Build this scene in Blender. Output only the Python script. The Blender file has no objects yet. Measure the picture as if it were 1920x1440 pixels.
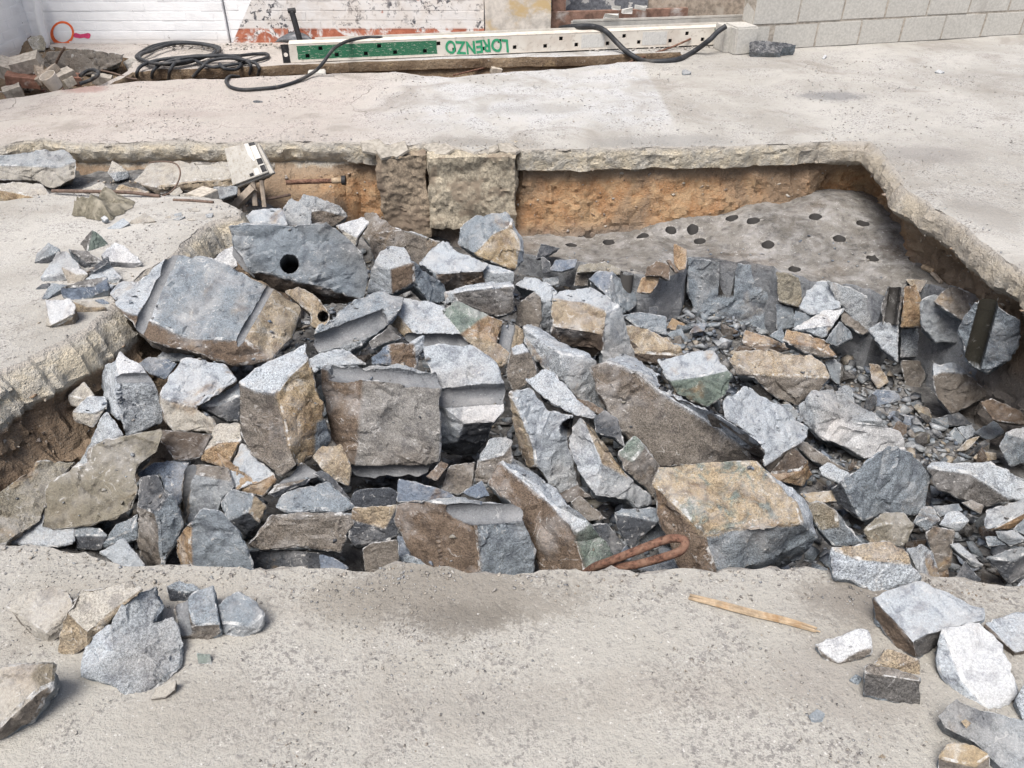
import bpy, bmesh, math, random
import numpy as np
from mathutils import Vector, Matrix, noise
from mathutils.bvhtree import BVHTree
from mathutils.geometry import delaunay_2d_cdt

scene = bpy.context.scene
C = scene.collection
random.seed(7)
RNG = np.random.default_rng(7)

# ------------------------------------------------------------------ camera
CAM_H, PITCH, FPX = 1.6, math.radians(35.6), 1498.0      # photo is 1920x1440
cd = bpy.data.cameras.new('camera'); cam = bpy.data.objects.new('camera', cd); C.objects.link(cam)
cam.location = (0, 0, CAM_H); cam.rotation_euler = (math.pi/2 - PITCH, 0, 0)
cd.sensor_width = 36; cd.lens = 36*FPX/1920; cd.clip_start = 0.05; cd.clip_end = 400
scene.camera = cam
# ------------------------------------------------------------------ sky, sun, exposure
SUN_EL, SUN_AZ = 64.0, -152.0     # azimuth from +Y (ahead of the camera) towards +X: behind the camera, to its left
w = bpy.data.worlds.new('World'); scene.world = w; w.use_nodes = True
nt = w.node_tree; nt.nodes.clear()
sky = nt.nodes.new('ShaderNodeTexSky'); sky.sky_type = 'NISHITA'; sky.sun_disc = False
sky.sun_elevation = math.radians(SUN_EL); sky.sun_rotation = math.radians(SUN_AZ)
sky.dust_density = 5.0; sky.air_density = 1.0; sky.ozone_density = 1.0
bg = nt.nodes.new('ShaderNodeBackground'); bg.inputs['Strength'].default_value = 0.10
wo = nt.nodes.new('ShaderNodeOutputWorld')
hs = nt.nodes.new('ShaderNodeHueSaturation'); hs.inputs['Saturation'].default_value = .95      # thin white overcast
nt.links.new(sky.outputs[0], hs.inputs['Color']); nt.links.new(hs.outputs[0], bg.inputs[0]); nt.links.new(bg.outputs[0], wo.inputs[0])
sl = bpy.data.lights.new('sun', 'SUN'); so = bpy.data.objects.new('sun', sl); C.objects.link(so)
sl.energy = 2.4; sl.angle = math.radians(30); sl.color = (1.0, 0.985, 0.96)
_d = Vector((math.sin(math.radians(SUN_AZ))*math.cos(math.radians(SUN_EL)), math.cos(math.radians(SUN_AZ))*math.cos(math.radians(SUN_EL)), math.sin(math.radians(SUN_EL))))
so.rotation_euler = _d.to_track_quat('Z', 'Y').to_euler(); so.location = (0, 3, 8)
vs = scene.view_settings
vs.view_transform = 'Standard'; vs.look = 'None'; vs.gamma = 1; vs.exposure = 0.70; vs.use_curve_mapping = False

# ------------------------------------------------------------------ pixel <-> place
FWD = np.array((0, math.cos(PITCH), -math.sin(PITCH))); UPV = np.array((0, math.sin(PITCH), math.cos(PITCH))); RGT = np.array((1.0, 0, 0))
ORG = np.array((0, 0, CAM_H))
def ray(u, v): return FWD + RGT*((u-960)/FPX) + UPV*((720-v)/FPX)
def P(u, v, z=0.0):
    r = ray(u, v); return ORG + r*((z-CAM_H)/r[2])
def PY(u, v, y):
    r = ray(u, v); return ORG + r*(y/r[1])
ZONES = dict(A=(0,360), B=(400,360), C=(800,360), D=(1360,360), E=(0,700), F=(400,700), G=(860,700), H=(1360,700), I=(0,1020), J=(560,1020), K=(1360,1020))
KZ = 1920/560
def zp(zone, x, y):
    if zone == 'T': return x/3.0, y/3.0
    if zone == 'U': return 640+x/3.0, y/3.0
    if zone == 'V': return 1280+x/3.0, y/3.0
    if zone == 'X': return x, y
    o = ZONES[zone]; return o[0]+x/KZ, o[1]+y/KZ
def pts2(zone, s): return [zp(zone, *map(float, t.split(','))) for t in s.split()]

# ------------------------------------------------------------------ materials
def newmat(name):
    m = bpy.data.materials.new(name); m.use_nodes = True
    return m, m.node_tree, m.node_tree.nodes['Principled BSDF']
class NT:
    def __init__(s, nt): s.nt = nt
    def n(s, t, **k):
        nd = s.nt.nodes.new('ShaderNode'+t)
        for a, b in k.items(): setattr(nd, a, b)
        return nd
    def link(s, a, b): s.nt.links.new(a, b)
    def setin(s, nd, key, v):
        if v is None: return
        if hasattr(v, 'is_output') or hasattr(v, 'links'): s.link(v, nd.inputs[key])
        else: nd.inputs[key].default_value = v
    def noise(s, vec, scale, detail=4, rough=.55, dist=0.0):
        nd = s.n('TexNoise'); s.link(vec, nd.inputs['Vector']); nd.inputs['Scale'].default_value = scale
        nd.inputs['Detail'].default_value = detail; nd.inputs['Roughness'].default_value = rough; nd.inputs['Distortion'].default_value = dist
        return nd.outputs[0]
    def ramp(s, fac, a, b, va=0.0, vb=1.0):
        nd = s.n('MapRange'); nd.interpolation_type = 'SMOOTHSTEP'; s.setin(nd, 0, fac)
        for i, v in zip((1, 2, 3, 4), (a, b, va, vb)): nd.inputs[i].default_value = v
        return nd.outputs[0]
    def math(s, op, a, b=None):
        nd = s.n('Math', operation=op); s.setin(nd, 0, a); s.setin(nd, 1, b); return nd.outputs[0]
    def mix(s, fac, a, b, bt='MIX'):
        nd = s.n('Mix', data_type='RGBA', blend_type=bt); s.setin(nd, 0, fac)
        for k, v in ((6, a), (7, b)):
            s.setin(nd, k, (*v, 1) if isinstance(v, tuple) and len(v) == 3 else v)
        return nd.outputs[2]
    def bump(s, h, strength, dist=0.01, nrm=None):
        nd = s.n('Bump'); nd.inputs['Strength'].default_value = strength; nd.inputs['Distance'].default_value = dist
        s.link(h, nd.inputs['Height'])
        if nrm is not None: s.link(nrm, nd.inputs['Normal'])
        return nd.outputs[0]
    def pos(s): return s.n('NewGeometry').outputs['Position']
    def sep(s, v):
        nd = s.n('SeparateXYZ'); s.link(v, nd.inputs[0]); return nd.outputs
def objvec(t):
    tc = t.n('TexCoord').outputs['Object']; oi = t.n('ObjectInfo').outputs['Random']
    m = t.n('VectorMath', operation='ADD'); t.link(tc, m.inputs[0])
    cx = t.n('CombineXYZ'); k = t.math('MULTIPLY', oi, 37.0); t.link(k, cx.inputs[0]); t.link(k, cx.inputs[2])
    t.link(cx.outputs[0], m.inputs[1]); return m.outputs[0]

def rock_material(name, world=False):
    m, nt_, b = newmat(name); t = NT(nt_)
    v = t.pos() if world else objvec(t)
    at = t.n('Attribute', attribute_name='tint'); ed = t.n('Attribute', attribute_name='edge').outputs['Fac']
    al = at.outputs['Alpha']; rough = t.math('MINIMUM', al, 1.0); pat = t.math('MAXIMUM', t.math('SUBTRACT', al, 1.0), 0.0)
    sp = t.noise(v, 190, 3, .8); sp2 = t.noise(v, 520, 1, .5)
    f = t.math('ADD', t.ramp(sp, .34, .66, -.5, .5), t.ramp(sp2, .3, .7, -.32, .32))
    rnd = t.n('ObjectInfo').outputs['Random']; rn2 = t.math('FRACT', t.math('MULTIPLY', rnd, 7.31))
    f = t.math('ADD', t.math('MULTIPLY', t.math('MULTIPLY', f, rough), t.ramp(rnd, 0, 1, .32, .95)), 1.0)
    pn = t.noise(v, 9, 6, .65, .8); pn2 = t.noise(v, 16, 5, .6, 1.2)
    pc = t.mix(t.ramp(pn, .36, .52), (.15, .105, .07), (.33, .26, .17)); pc = t.mix(t.ramp(pn, .53, .7), pc, (.52, .49, .44))
    tl_ = t.math('MULTIPLY', t.ramp(pn2, .46, .64, 0, .85), t.ramp(pat, .6, .9)); pc = t.mix(tl_, pc, (.13, .175, .165))
    base = t.mix(t.math('MULTIPLY', t.ramp(pat, 0.0, .55), t.ramp(pn2, .3, .6, .55, .95)), at.outputs['Color'], pc)
    c = t.mix(1.0, base, t.n('CombineColor').outputs[0], 'MULTIPLY')
    cc = c.node.inputs[7].links[0].from_node
    for i in range(3): t.link(f, cc.inputs[i])
    big = t.noise(v, 5.5, 6, .62, .4); mid = t.noise(v, 21, 6, .65, .3); st = t.noise(v, 3.1, 3, .5)
    br = t.mix(1.0, c, (.66, .52, .40), 'MULTIPLY')
    c = t.mix(t.math('MULTIPLY', t.ramp(st, .50, .72, 0, .45), rough), c, br)
    ru = t.math('MULTIPLY', t.ramp(t.noise(v, 4.2, 6, .62, .9), .56, .70, 0, .8), t.ramp(rn2, .35, .8)); c = t.mix(t.math('MULTIPLY', ru, rough), c, t.mix(t.ramp(mid, .4, .6), (.20, .125, .07), (.34, .25, .15)))
    dk = t.mix(1.0, c, (.50, .50, .53), 'MULTIPLY')
    c = t.mix(t.math('MULTIPLY', t.ramp(mid, .50, .36, 0, .75), rough), c, dk)
    c = t.mix(t.math('MULTIPLY', t.ramp(big, .50, .72, 0, .42), rough), c, (.47, .46, .45))
    vn = t.math('ABSOLUTE', t.math('SUBTRACT', t.noise(v, 4.5, 4, .55, 1.5), .5)); vm = t.math('MULTIPLY', t.ramp(vn, .008, .002), t.ramp(mid, .50, .62, 0, .5)); c = t.mix(t.math('MULTIPLY', vm, rough), c, (.62, .61, .59))
    spl = t.math('MULTIPLY', t.ramp(t.noise(v, 60, 4, .7), .60, .68), t.ramp(big, .46, .6, 0.0, .75))
    c = t.mix(t.math('MULTIPLY', spl, rough), c, (.60, .59, .57))
    nzv = t.sep(t.n('NewGeometry').outputs['Normal'])[2]; du = t.math('MULTIPLY', t.ramp(nzv, .5, .95), t.ramp(t.noise(v, 12, 6, .7, .3), .40, .68, .0, .38)); c = t.mix(t.math('MULTIPLY', du, rough), c, (.45, .44, .425))
    e = t.math('MULTIPLY', ed, t.ramp(t.noise(v, 30, 4, .7), .46, .66, .0, .9)); c = t.mix(e, c, (.60, .60, .59))
    t.link(c, b.inputs['Base Color']); b.inputs['Roughness'].default_value = .82; b.inputs['Specular IOR Level'].default_value = .3
    h = t.math('ADD', t.math('MULTIPLY', mid, 1.6), t.math('ADD', t.math('MULTIPLY', sp, .45), t.math('MULTIPLY', big, 1.4)))
    bp = t.bump(t.math('MULTIPLY', h, rough), .85, .012); t.link(bp, b.inputs['Normal'])
    return m
M = {}
M['rock'] = rock_material('rock_fracture'); M['rubble'] = rock_material('rubble_grey', True)

def ground_material():
    m, nt_, b = newmat('dusty_concrete'); t = NT(nt_); p = t.pos(); x, y, z = t.sep(p)
    n1 = t.noise(p, .9, 6, .6, .6); n2 = t.noise(p, 3.2, 6, .65, .5); n3 = t.noise(p, 14, 6, .7); n4 = t.noise(p, 75, 3, .7); n5 = t.noise(p, 190, 2, .6)
    c = t.mix(t.ramp(n1, .35, .65), (.325, .308, .276), (.455, .437, .402))
    c = t.mix(t.ramp(n2, .42, .68, 0, .5), c, (.50, .485, .455))
    # brownish earth trodden over the near strip, pink cast of the old floor at the back left, blue-white wash behind
    near = t.ramp(y, 3.2, 1.2)
    c = t.mix(t.math('MULTIPLY', near, t.ramp(n1, .3, .7, .35, .8)), c, (.33, .314, .276))
    pk = t.math('MULTIPLY', t.math('MULTIPLY', t.ramp(y, 4.3, 4.8), t.ramp(x, -.1, -1.2)), t.ramp(n2, .3, .7, .35, .85))
    c = t.mix(pk, c, (.45, .395, .36))
    bl = t.math('MULTIPLY', t.math('MULTIPLY', t.ramp(y, 4.7, 5.3), t.math('MULTIPLY', t.ramp(x, -1.2, -.4), t.ramp(x, 1.05, 1.0))), t.ramp(n2, .35, .62, .2, .85))
    c = t.mix(bl, c, (.52, .525, .53))
    # dark grit in drifts
    grit = t.math('MULTIPLY', t.ramp(n4, .50, .60), t.ramp(t.math('ADD', t.math('MULTIPLY', n3, .55), t.math('MULTIPLY', n2, .45)), .47, .58, 0.03, .85))
    c = t.mix(grit, c, (.17, .16, .15))
    fine = t.math('MULTIPLY', t.ramp(n5, .52, .66), t.ramp(n2, .36, .62, .0, .85)); c = t.mix(fine, c, (.24, .225, .21))
    pal = t.math('MULTIPLY', t.ramp(t.noise(p, 110, 2, .6), .66, .72), .7); c = t.mix(pal, c, (.60, .58, .55))
    st = t.math('MULTIPLY', t.ramp(t.noise(p, 1.7, 5, .6, 1.2), .50, .70), .6); c = t.mix(st, c, (.245, .222, .192))
    def blob(u, v_, rx, ry, amt, col):
        nonlocal c
        q = P(u, v_); dx = t.math('DIVIDE', t.math('SUBTRACT', x, float(q[0])), rx); dy = t.math('DIVIDE', t.math('SUBTRACT', y, float(q[1])), ry)
        d = t.math('ADD', t.math('SQRT', t.math('ADD', t.math('MULTIPLY', dx, dx), t.math('MULTIPLY', dy, dy))), t.math('ADD', t.math('MULTIPLY', t.math('SUBTRACT', n2, .5), 1.5), t.math('MULTIPLY', t.math('SUBTRACT', n3, .5), .9)))
        k_ = t.ramp(d, 1.25, .3); gr_ = t.math('ADD', t.math('MULTIPLY', n4, .5), t.math('ADD', t.math('MULTIPLY', n5, .3), t.math('MULTIPLY', n3, .2))); e_ = t.math('ADD', t.math('MULTIPLY', t.ramp(t.math('ADD', gr_, t.math('MULTIPLY', k_, .22)), .55, .66), .75), .25); c = t.mix(t.math('MULTIPLY', t.math('MULTIPLY', k_, e_), amt), c, col)
    # spills and trodden dirt seen in the photograph
    for a in ((830,1115,.42,.15,.8,(.20,.18,.152)),(850,1160,.2,.07,.7,(.15,.135,.115)),(300,1130,.5,.12,.35,(.3,.27,.23)),(1680,1120,.3,.12,.85,(.19,.172,.15)),(900,1330,.3,.10,.35,(.22,.2,.175)),(450,1330,.3,.12,.4,(.24,.22,.19)),(1300,1300,.35,.1,.35,(.24,.215,.185)),(1600,1280,.2,.15,.4,(.22,.2,.18)),(1560,180,.32,.14,.7,(.17,.17,.175)),(1250,265,.5,.16,.55,(.22,.215,.205)),(1740,290,.35,.2,.6,(.23,.215,.2)),(1850,400,.2,.3,.5,(.24,.225,.205)),(1000,205,.5,.15,.45,(.25,.24,.225)),(330,215,.35,.12,.4,(.27,.225,.205)),(160,165,.2,.12,.6,(.27,.14,.12)),(120,620,.2,.25,.35,(.3,.285,.26)),(870,265,.35,.14,.55,(.22,.205,.185))): blob(*a)
    vo = t.n('TexVoronoi', feature='DISTANCE_TO_EDGE'); vm_ = t.n('VectorMath', operation='ADD'); t.link(p, vm_.inputs[0]); nv = t.n('TexNoise'); t.link(p, nv.inputs['Vector']); nv.inputs['Scale'].default_value = 3.0
    vs_ = t.n('VectorMath', operation='SCALE'); t.link(nv.outputs['Color'], vs_.inputs[0]); vs_.inputs['Scale'].default_value = .5; t.link(vs_.outputs[0], vm_.inputs[1]); t.link(vm_.outputs[0], vo.inputs['Vector']); vo.inputs['Scale'].default_value = 1.1
    crk = t.math('MULTIPLY', t.ramp(vo.outputs['Distance'], .007, .001), t.math('MULTIPLY', t.ramp(n1, .44, .58, 0, .8), t.math('MULTIPLY', t.ramp(x, -.3, -1.0), t.ramp(y, 4.3, 4.6)))); c = t.mix(crk, c, (.13, .115, .10))
    t.link(c, b.inputs['Base Color']); b.inputs['Roughness'].default_value = .93; b.inputs['Specular IOR Level'].default_value = .2
    h = t.math('ADD', t.math('MULTIPLY', n3, 1.2), t.math('ADD', t.math('MULTIPLY', n4, .5), t.math('MULTIPLY', n5, .22)))
    t.link(t.bump(h, .8, .014), b.inputs['Normal']); return m
M['ground'] = ground_material()

def soil_material():
    m, nt_, b = newmat('earth_and_slab_edge'); t = NT(nt_); p = t.pos(); x, y, z = t.sep(p)
    n1 = t.noise(p, 2.2, 6, .6, .5); n2 = t.noise(p, 9, 6, .7, .4); n3 = t.noise(p, 40, 5, .7); n4 = t.noise(p, 130, 2, .6)
    soil = t.mix(t.ramp(n1, .35, .65), (.22, .16, .11), (.34, .26, .185))
    clay = t.mix(t.ramp(n2, .35, .65), (.36, .20, .10), (.44, .30, .175))
    oc = t.math('MULTIPLY', t.math('MULTIPLY', t.ramp(y, 3.9, 4.2), t.ramp(x, -1.6, -1.0)), t.ramp(n1, .40, .58, .12, 1.0))
    lay = t.math('MULTIPLY', t.ramp(z, -.15, -.24), t.ramp(z, -.62, -.45)); soil = t.mix(t.math('MULTIPLY', oc, lay), soil, clay)
    soil = t.mix(t.ramp(z, -.42, -.6, 0, .75), soil, (.20, .19, .18))
    slab = t.mix(t.ramp(n2, .38, .62), (.58, .51, .39), (.50, .47, .41))
    slab = t.mix(t.math('MULTIPLY', t.ramp(n3, .5, .66), .6), slab, (.23, .21, .18))
    zz = t.math('ADD', z, t.math('MULTIPLY', t.math('SUBTRACT', n2, .5), .10)); f = t.ramp(zz, -.155, -.125)
    c = t.mix(f, soil, slab)
    rc = t.math('MULTIPLY', t.math('MULTIPLY', t.ramp(x, 1.6, 1.75), t.ramp(n1, .3, .6, .3, .8)), f)
    c = t.mix(rc, c, (.36, .32, .27))
    c = t.mix(t.ramp(z, -.03, .0), c, (.41, .38, .34))
    c = t.mix(t.math('MULTIPLY', t.ramp(n4, .6, .72), .5), c, (.5, .45, .38))
    c = t.mix(t.math('MULTIPLY', t.ramp(n3, .42, .3), .6), c, (.10, .075, .055))
    t.link(c, b.inputs['Base Color']); b.inputs['Roughness'].default_value = .95; b.inputs['Specular IOR Level'].default_value = .15
    h = t.math('ADD', t.math('MULTIPLY', n2, 1.5), t.math('ADD', t.math('MULTIPLY', n3, 1.0), t.math('MULTIPLY', n4, .4)))
    t.link(t.bump(h, 1.0, .02), b.inputs['Normal']); return m
M['soil'] = soil_material()
def earth_material():
    m, nt_, b = newmat('brown_earth'); t = NT(nt_); p = t.pos()
    n1 = t.noise(p, 2.6, 6, .6, .5); n2 = t.noise(p, 11, 6, .7, .4); n3 = t.noise(p, 45, 5, .7)
    c = t.mix(t.ramp(n1, .35, .65), (.15, .105, .07), (.27, .205, .14)); c = t.mix(t.ramp(n2, .54, .66, 0, .45), c, (.40, .30, .18)); c = t.mix(t.math('MULTIPLY', t.ramp(n3, .45, .3), .7), c, (.09, .07, .055))
    c = t.mix(t.math('MULTIPLY', t.ramp(n3, .58, .7), .6), c, (.46, .42, .36))
    t.link(c, b.inputs['Base Color']); b.inputs['Roughness'].default_value = .95; b.inputs['Specular IOR Level'].default_value = .15
    t.link(t.bump(t.math('ADD', n2, n3), 1.0, .02), b.inputs['Normal']); return m
M['earth'] = earth_material()

def plain(name, col, rough=.7, var=.25, scale=30, bump=.3, metal=0.0, col2=None, thr=(.5, .7), world=False, spec=.3, s2=8):
    m, nt_, b = newmat(name); t = NT(nt_); v = t.pos() if world else t.n('TexCoord').outputs['Object']
    n1 = t.noise(v, scale, 5, .65, .2); n2 = t.noise(v, s2, 5, .6, .4)
    c = t.mix(t.ramp(n1, .3, .7), tuple(k*(1-var) for k in col), tuple(min(1, k*(1+var)) for k in col))
    if col2: c = t.mix(t.ramp(n2, thr[0], thr[1]), c, col2)
    t.link(c, b.inputs['Base Color']); b.inputs['Roughness'].default_value = rough; b.inputs['Metallic'].default_value = metal
    b.inputs['Specular IOR Level'].default_value = spec
    t.link(t.bump(n1, bump, .004), b.inputs['Normal']); return m
M['rust'] = plain('rusted_steel', (.135, .07, .048), .9, .6, 90, 1.0, 0, (.22, .13, .09), (.45, .65), s2=25)
M['steel'] = plain('brown_bar_steel', (.13, .09, .07), .7, .4, 50, .3)
M['hose'] = plain('black_rubber', (.028, .030, .034), .55, .3, 20, .15, 0, (.085, .08, .075), (.5, .75), s2=9)
M['wood'] = plain('split_wood', (.36, .275, .185), .8, .35, 40, .5, 0, (.30, .19, .10), (.5, .7), s2=30)
M['greywood'] = plain('weathered_timber', (.30, .25, .20), .85, .35, 30, .5, 0, (.42, .37, .31), (.5, .7))
M['redwood'] = plain('brown_board', (.20, .12, .09), .8, .4, 18, .4, 0, (.42, .38, .35), (.55, .72), s2=6)
M['black'] = plain('black_steel', (.022, .022, .024), .6, .4, 40, .3, 0, (.09, .085, .08), (.55, .75), s2=20)
M['shovel'] = plain('worn_blade_steel', (.16, .17, .185), .45, .3, 25, .2, .6, (.35, .35, .36), (.5, .7))
M['tar'] = plain('charred_timber', (.05, .045, .04), .8, .4, 30, .5, 0, (.17, .12, .08), (.5, .65), s2=14)
M['plastic'] = plain('stained_white_plastic', (.66, .60, .52), .6, .12, 25, .15)
M['redclay'] = plain('red_clay', (.20, .105, .075), .85, .35, 25, .4, 0, (.45, .40, .36), (.55, .75), s2=9)
M['cloth'] = plain('muddy_sacking', (.16, .145, .11), .95, .35, 60, .6, 0, (.32, .29, .23), (.5, .7), s2=12)
M['mortar'] = plain('old_mortar', (.35, .315, .27), .9, .3, 30, .5)
M['block'] = plain('concrete_block', (.46, .445, .41), .92, .13, 55, .5, 0, (.33, .31, .28), (.56, .72), world=True, s2=1.6)
M['sand'] = plain('sandy_chip', (.45, .405, .34), .9, .3, 40, .4)
M['alu'] = plain('dull_aluminium', (.52, .50, .46), .55, .12, 14, .12, .25, (.40, .37, .33), (.55, .75), s2=5)
M['greenpaint'] = plain('green_spray_paint', (.04, .30, .15), .6, .2, 30, .1)
M['orange'] = plain('orange_spray_paint', (.85, .16, .05), .7, .15, 30, .1)
M['magenta'] = plain('magenta_spray_paint', (.62, .06, .16), .7, .15, 30, .1)
M['sticker'] = plain('worn_paper_label', (.56, .55, .52), .8, .1, 60, .1, 0, (.48, .47, .45), (.55, .65), s2=35)
M['teal'] = plain('teal_plastic', (.02, .16, .17), .5, .3, 30, .2)

def painted_brick(name, white):
    m, nt_, b = newmat(name); t = NT(nt_); p = t.pos(); x, y, z = t.sep(p)
    n1 = t.noise(p, 7, 5, .65, .6); n2 = t.noise(p, 24, 4, .7, .5); n3 = t.noise(p, 2.2, 4, .6)
    red = t.mix(t.ramp(n2, .35, .65), (.33, .10, .055), (.45, .17, .10))
    if white:
        c = t.mix(t.ramp(n1, .3, .7), (.82, .82, .82), (.88, .88, .88))
        chip = t.math('MULTIPLY', t.ramp(n2, .67, .70), t.ramp(n3, .44, .56)); c = t.mix(chip, c, (.28, .27, .26))
        c = t.mix(t.ramp(z, .10, -.02, 0, .65), c, (.52, .47, .42))
    else:
        c = t.mix(t.ramp(n1, .35, .65), (.68, .66, .64), (.62, .58, .54))
        chip = t.math('MULTIPLY', t.ramp(n2, .545, .58), t.ramp(n3, .42, .55)); c = t.mix(chip, c, (.09, .09, .10))
        c = t.mix(t.math('MULTIPLY', t.ramp(n2, .50, .56), t.ramp(n1, .52, .60, 0, .6)), c, (.30, .27, .25))
        low = t.math('MULTIPLY', t.ramp(z, .125, .105), t.ramp(n1, .38, .5)); c = t.mix(low, c, red)
        red2 = t.math('MULTIPLY', t.ramp(t.noise(p, 5, 3, .5), .66, .69), .9); c = t.mix(red2, c, red)
        dg_ = t.math('SUBTRACT', t.math('MULTIPLY', z, .68), t.math('ADD', x, 2.39)); c = t.mix(t.ramp(dg_, -.012, .0), c, (.84, .84, .84))
    t.link(c, b.inputs['Base Color']); b.inputs['Roughness'].default_value = .8
    t.link(t.bump(t.math('ADD', n1, n2), .35, .006), b.inputs['Normal']); return m
M['whitebrick'] = painted_brick('white_painted_brick', True); M['oldbrick'] = painted_brick('flaking_painted_brick', False)
M['plaster'] = plain('stained_render', (.52, .48, .43), .9, .2, 20, .5, 0, (.48, .36, .20), (.52, .68), world=True, s2=4)
M['darkwall'] = plain('flaking_dark_wall', (.16, .165, .18), .9, .35, 35, .5, 0, (.55, .53, .50), (.56, .62), world=True, s2=10)
M['tanwall'] = plain('tan_rubble_wall', (.44, .38, .32), .9, .25, 25, .6, 0, (.26, .20, .16), (.56, .68), world=True, s2=9)

# ------------------------------------------------------------------ object helpers
def tag(o, label, cat, group=None):
    o['label'] = label; o['category'] = cat
    if group: o['group'] = group
    return o
def kind(o, k): o['kind'] = k; return o
def link(name, me, mat=None, parent=None, loc=None):
    o = bpy.data.objects.new(name, me); C.objects.link(o)
    if mat is not None:
        if not me.materials: me.materials.append(mat)
    if loc is not None: o.location = loc
    if parent is not None: o.parent = parent
    return o
def empty(name, loc, rz=0.0):
    o = bpy.data.objects.new(name, None); C.objects.link(o); o.location = loc; o.rotation_euler = (0, 0, rz); o.empty_display_size = .05
    return o
def mesh_np(name, v, f):
    me = bpy.data.meshes.new(name); me.from_pydata([tuple(map(float, a)) for a in v], [], [tuple(map(int, a)) for a in f]); me.update(); return me
def smooth(me, ang=35):
    me.polygons.foreach_set('use_smooth', [True]*len(me.polygons)); me.set_sharp_from_angle(angle=math.radians(ang))
def box_bm(bm, cx, cy, cz, sx, sy, sz, bev=0.0, jit=0.0):
    r = bmesh.ops.create_cube(bm, size=1.0)['verts']
    for q in r: q.co = Vector((cx+q.co.x*sx+random.uniform(-jit, jit), cy+q.co.y*sy+random.uniform(-jit, jit), cz+q.co.z*sz+random.uniform(-jit, jit)))
    if bev: bmesh.ops.bevel(bm, geom=list({e for q in r for e in q.link_edges}), offset=bev, segments=2, affect='EDGES')
def bm_mesh(name, bm):
    bmesh.ops.recalc_face_normals(bm, faces=bm.faces)
    me = bpy.data.meshes.new(name); bm.to_mesh(me); bm.free(); return me
def box_obj(name, mat, c, s, parent=None, bev=0.004, jit=0.0, rot=None):
    bm = bmesh.new(); box_bm(bm, 0, 0, 0, *s, bev, jit); me = bm_mesh(name, bm); o = link(name, me, mat, parent, c)
    if rot: o.rotation_euler = rot
    return o
def catmull(pts, n=6, closed=False):
    p = [np.array(q, float) for q in pts]; out = []; N = len(p)
    for i in range(N if closed else N-1):
        a, b_, c, d = (p[(i-1) % N] if closed or i > 0 else 2*p[0]-p[1]), p[i], p[(i+1) % N], (p[(i+2) % N] if closed or i+2 < N else 2*p[-1]-p[-2])
        for k in range(n):
            s = k/n; out.append(.5*((2*b_)+(c-a)*s+(2*a-5*b_+4*c-d)*s*s+(3*b_-a-3*c+d)*s**3))
    if not closed: out.append(p[-1])
    return out
def tube_mesh(name, pts, r, seg=8, closed=False, rfun=None):
    p = [Vector(map(float, q)) for q in pts]; N = len(p); vs_, fs = [], []; up = Vector((0, 0, 1)); prev = None
    for i in range(N):
        t = (p[(i+1) % N]-p[i-1]) if closed else (p[min(i+1, N-1)]-p[max(i-1, 0)]); t.normalize()
        if prev is None: a = t.cross(up if abs(t.z) < .9 else Vector((1, 0, 0))).normalized()
        else: a = (prev-t*prev.dot(t)).normalized()
        prev = a; b_ = t.cross(a); rr = r if rfun is None else rfun(i/(N-1))
        for k in range(seg):
            g = 2*math.pi*k/seg; vs_.append(p[i]+a*(rr*math.cos(g))+b_*(rr*math.sin(g)))
    for i in range(N if closed else N-1):
        for k in range(seg):
            j = (i+1) % N; fs.append((i*seg+k, i*seg+(k+1) % seg, j*seg+(k+1) % seg, j*seg+k))
    if not closed: fs += [tuple(range(seg))[::-1], tuple((N-1)*seg+k for k in range(seg))]
    me = mesh_np(name, vs_, fs); smooth(me, 50); return me
def rebase(o):
    """move the origin of a mesh object to the middle of its base"""
    me = o.data; n = len(me.vertices); a = np.empty(n*3); me.vertices.foreach_get('co', a); a = a.reshape(-1, 3)
    c = np.array(((a[:, 0].min()+a[:, 0].max())/2, (a[:, 1].min()+a[:, 1].max())/2, a[:, 2].min()))
    me.vertices.foreach_set('co', (a-c).ravel()); me.update(); o.location = Vector(c)+o.location; return o
def nz(p, s, o=0.0): return noise.noise(Vector((p[0]*s+o, p[1]*s-o, p[2]*s+2*o)))

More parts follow.
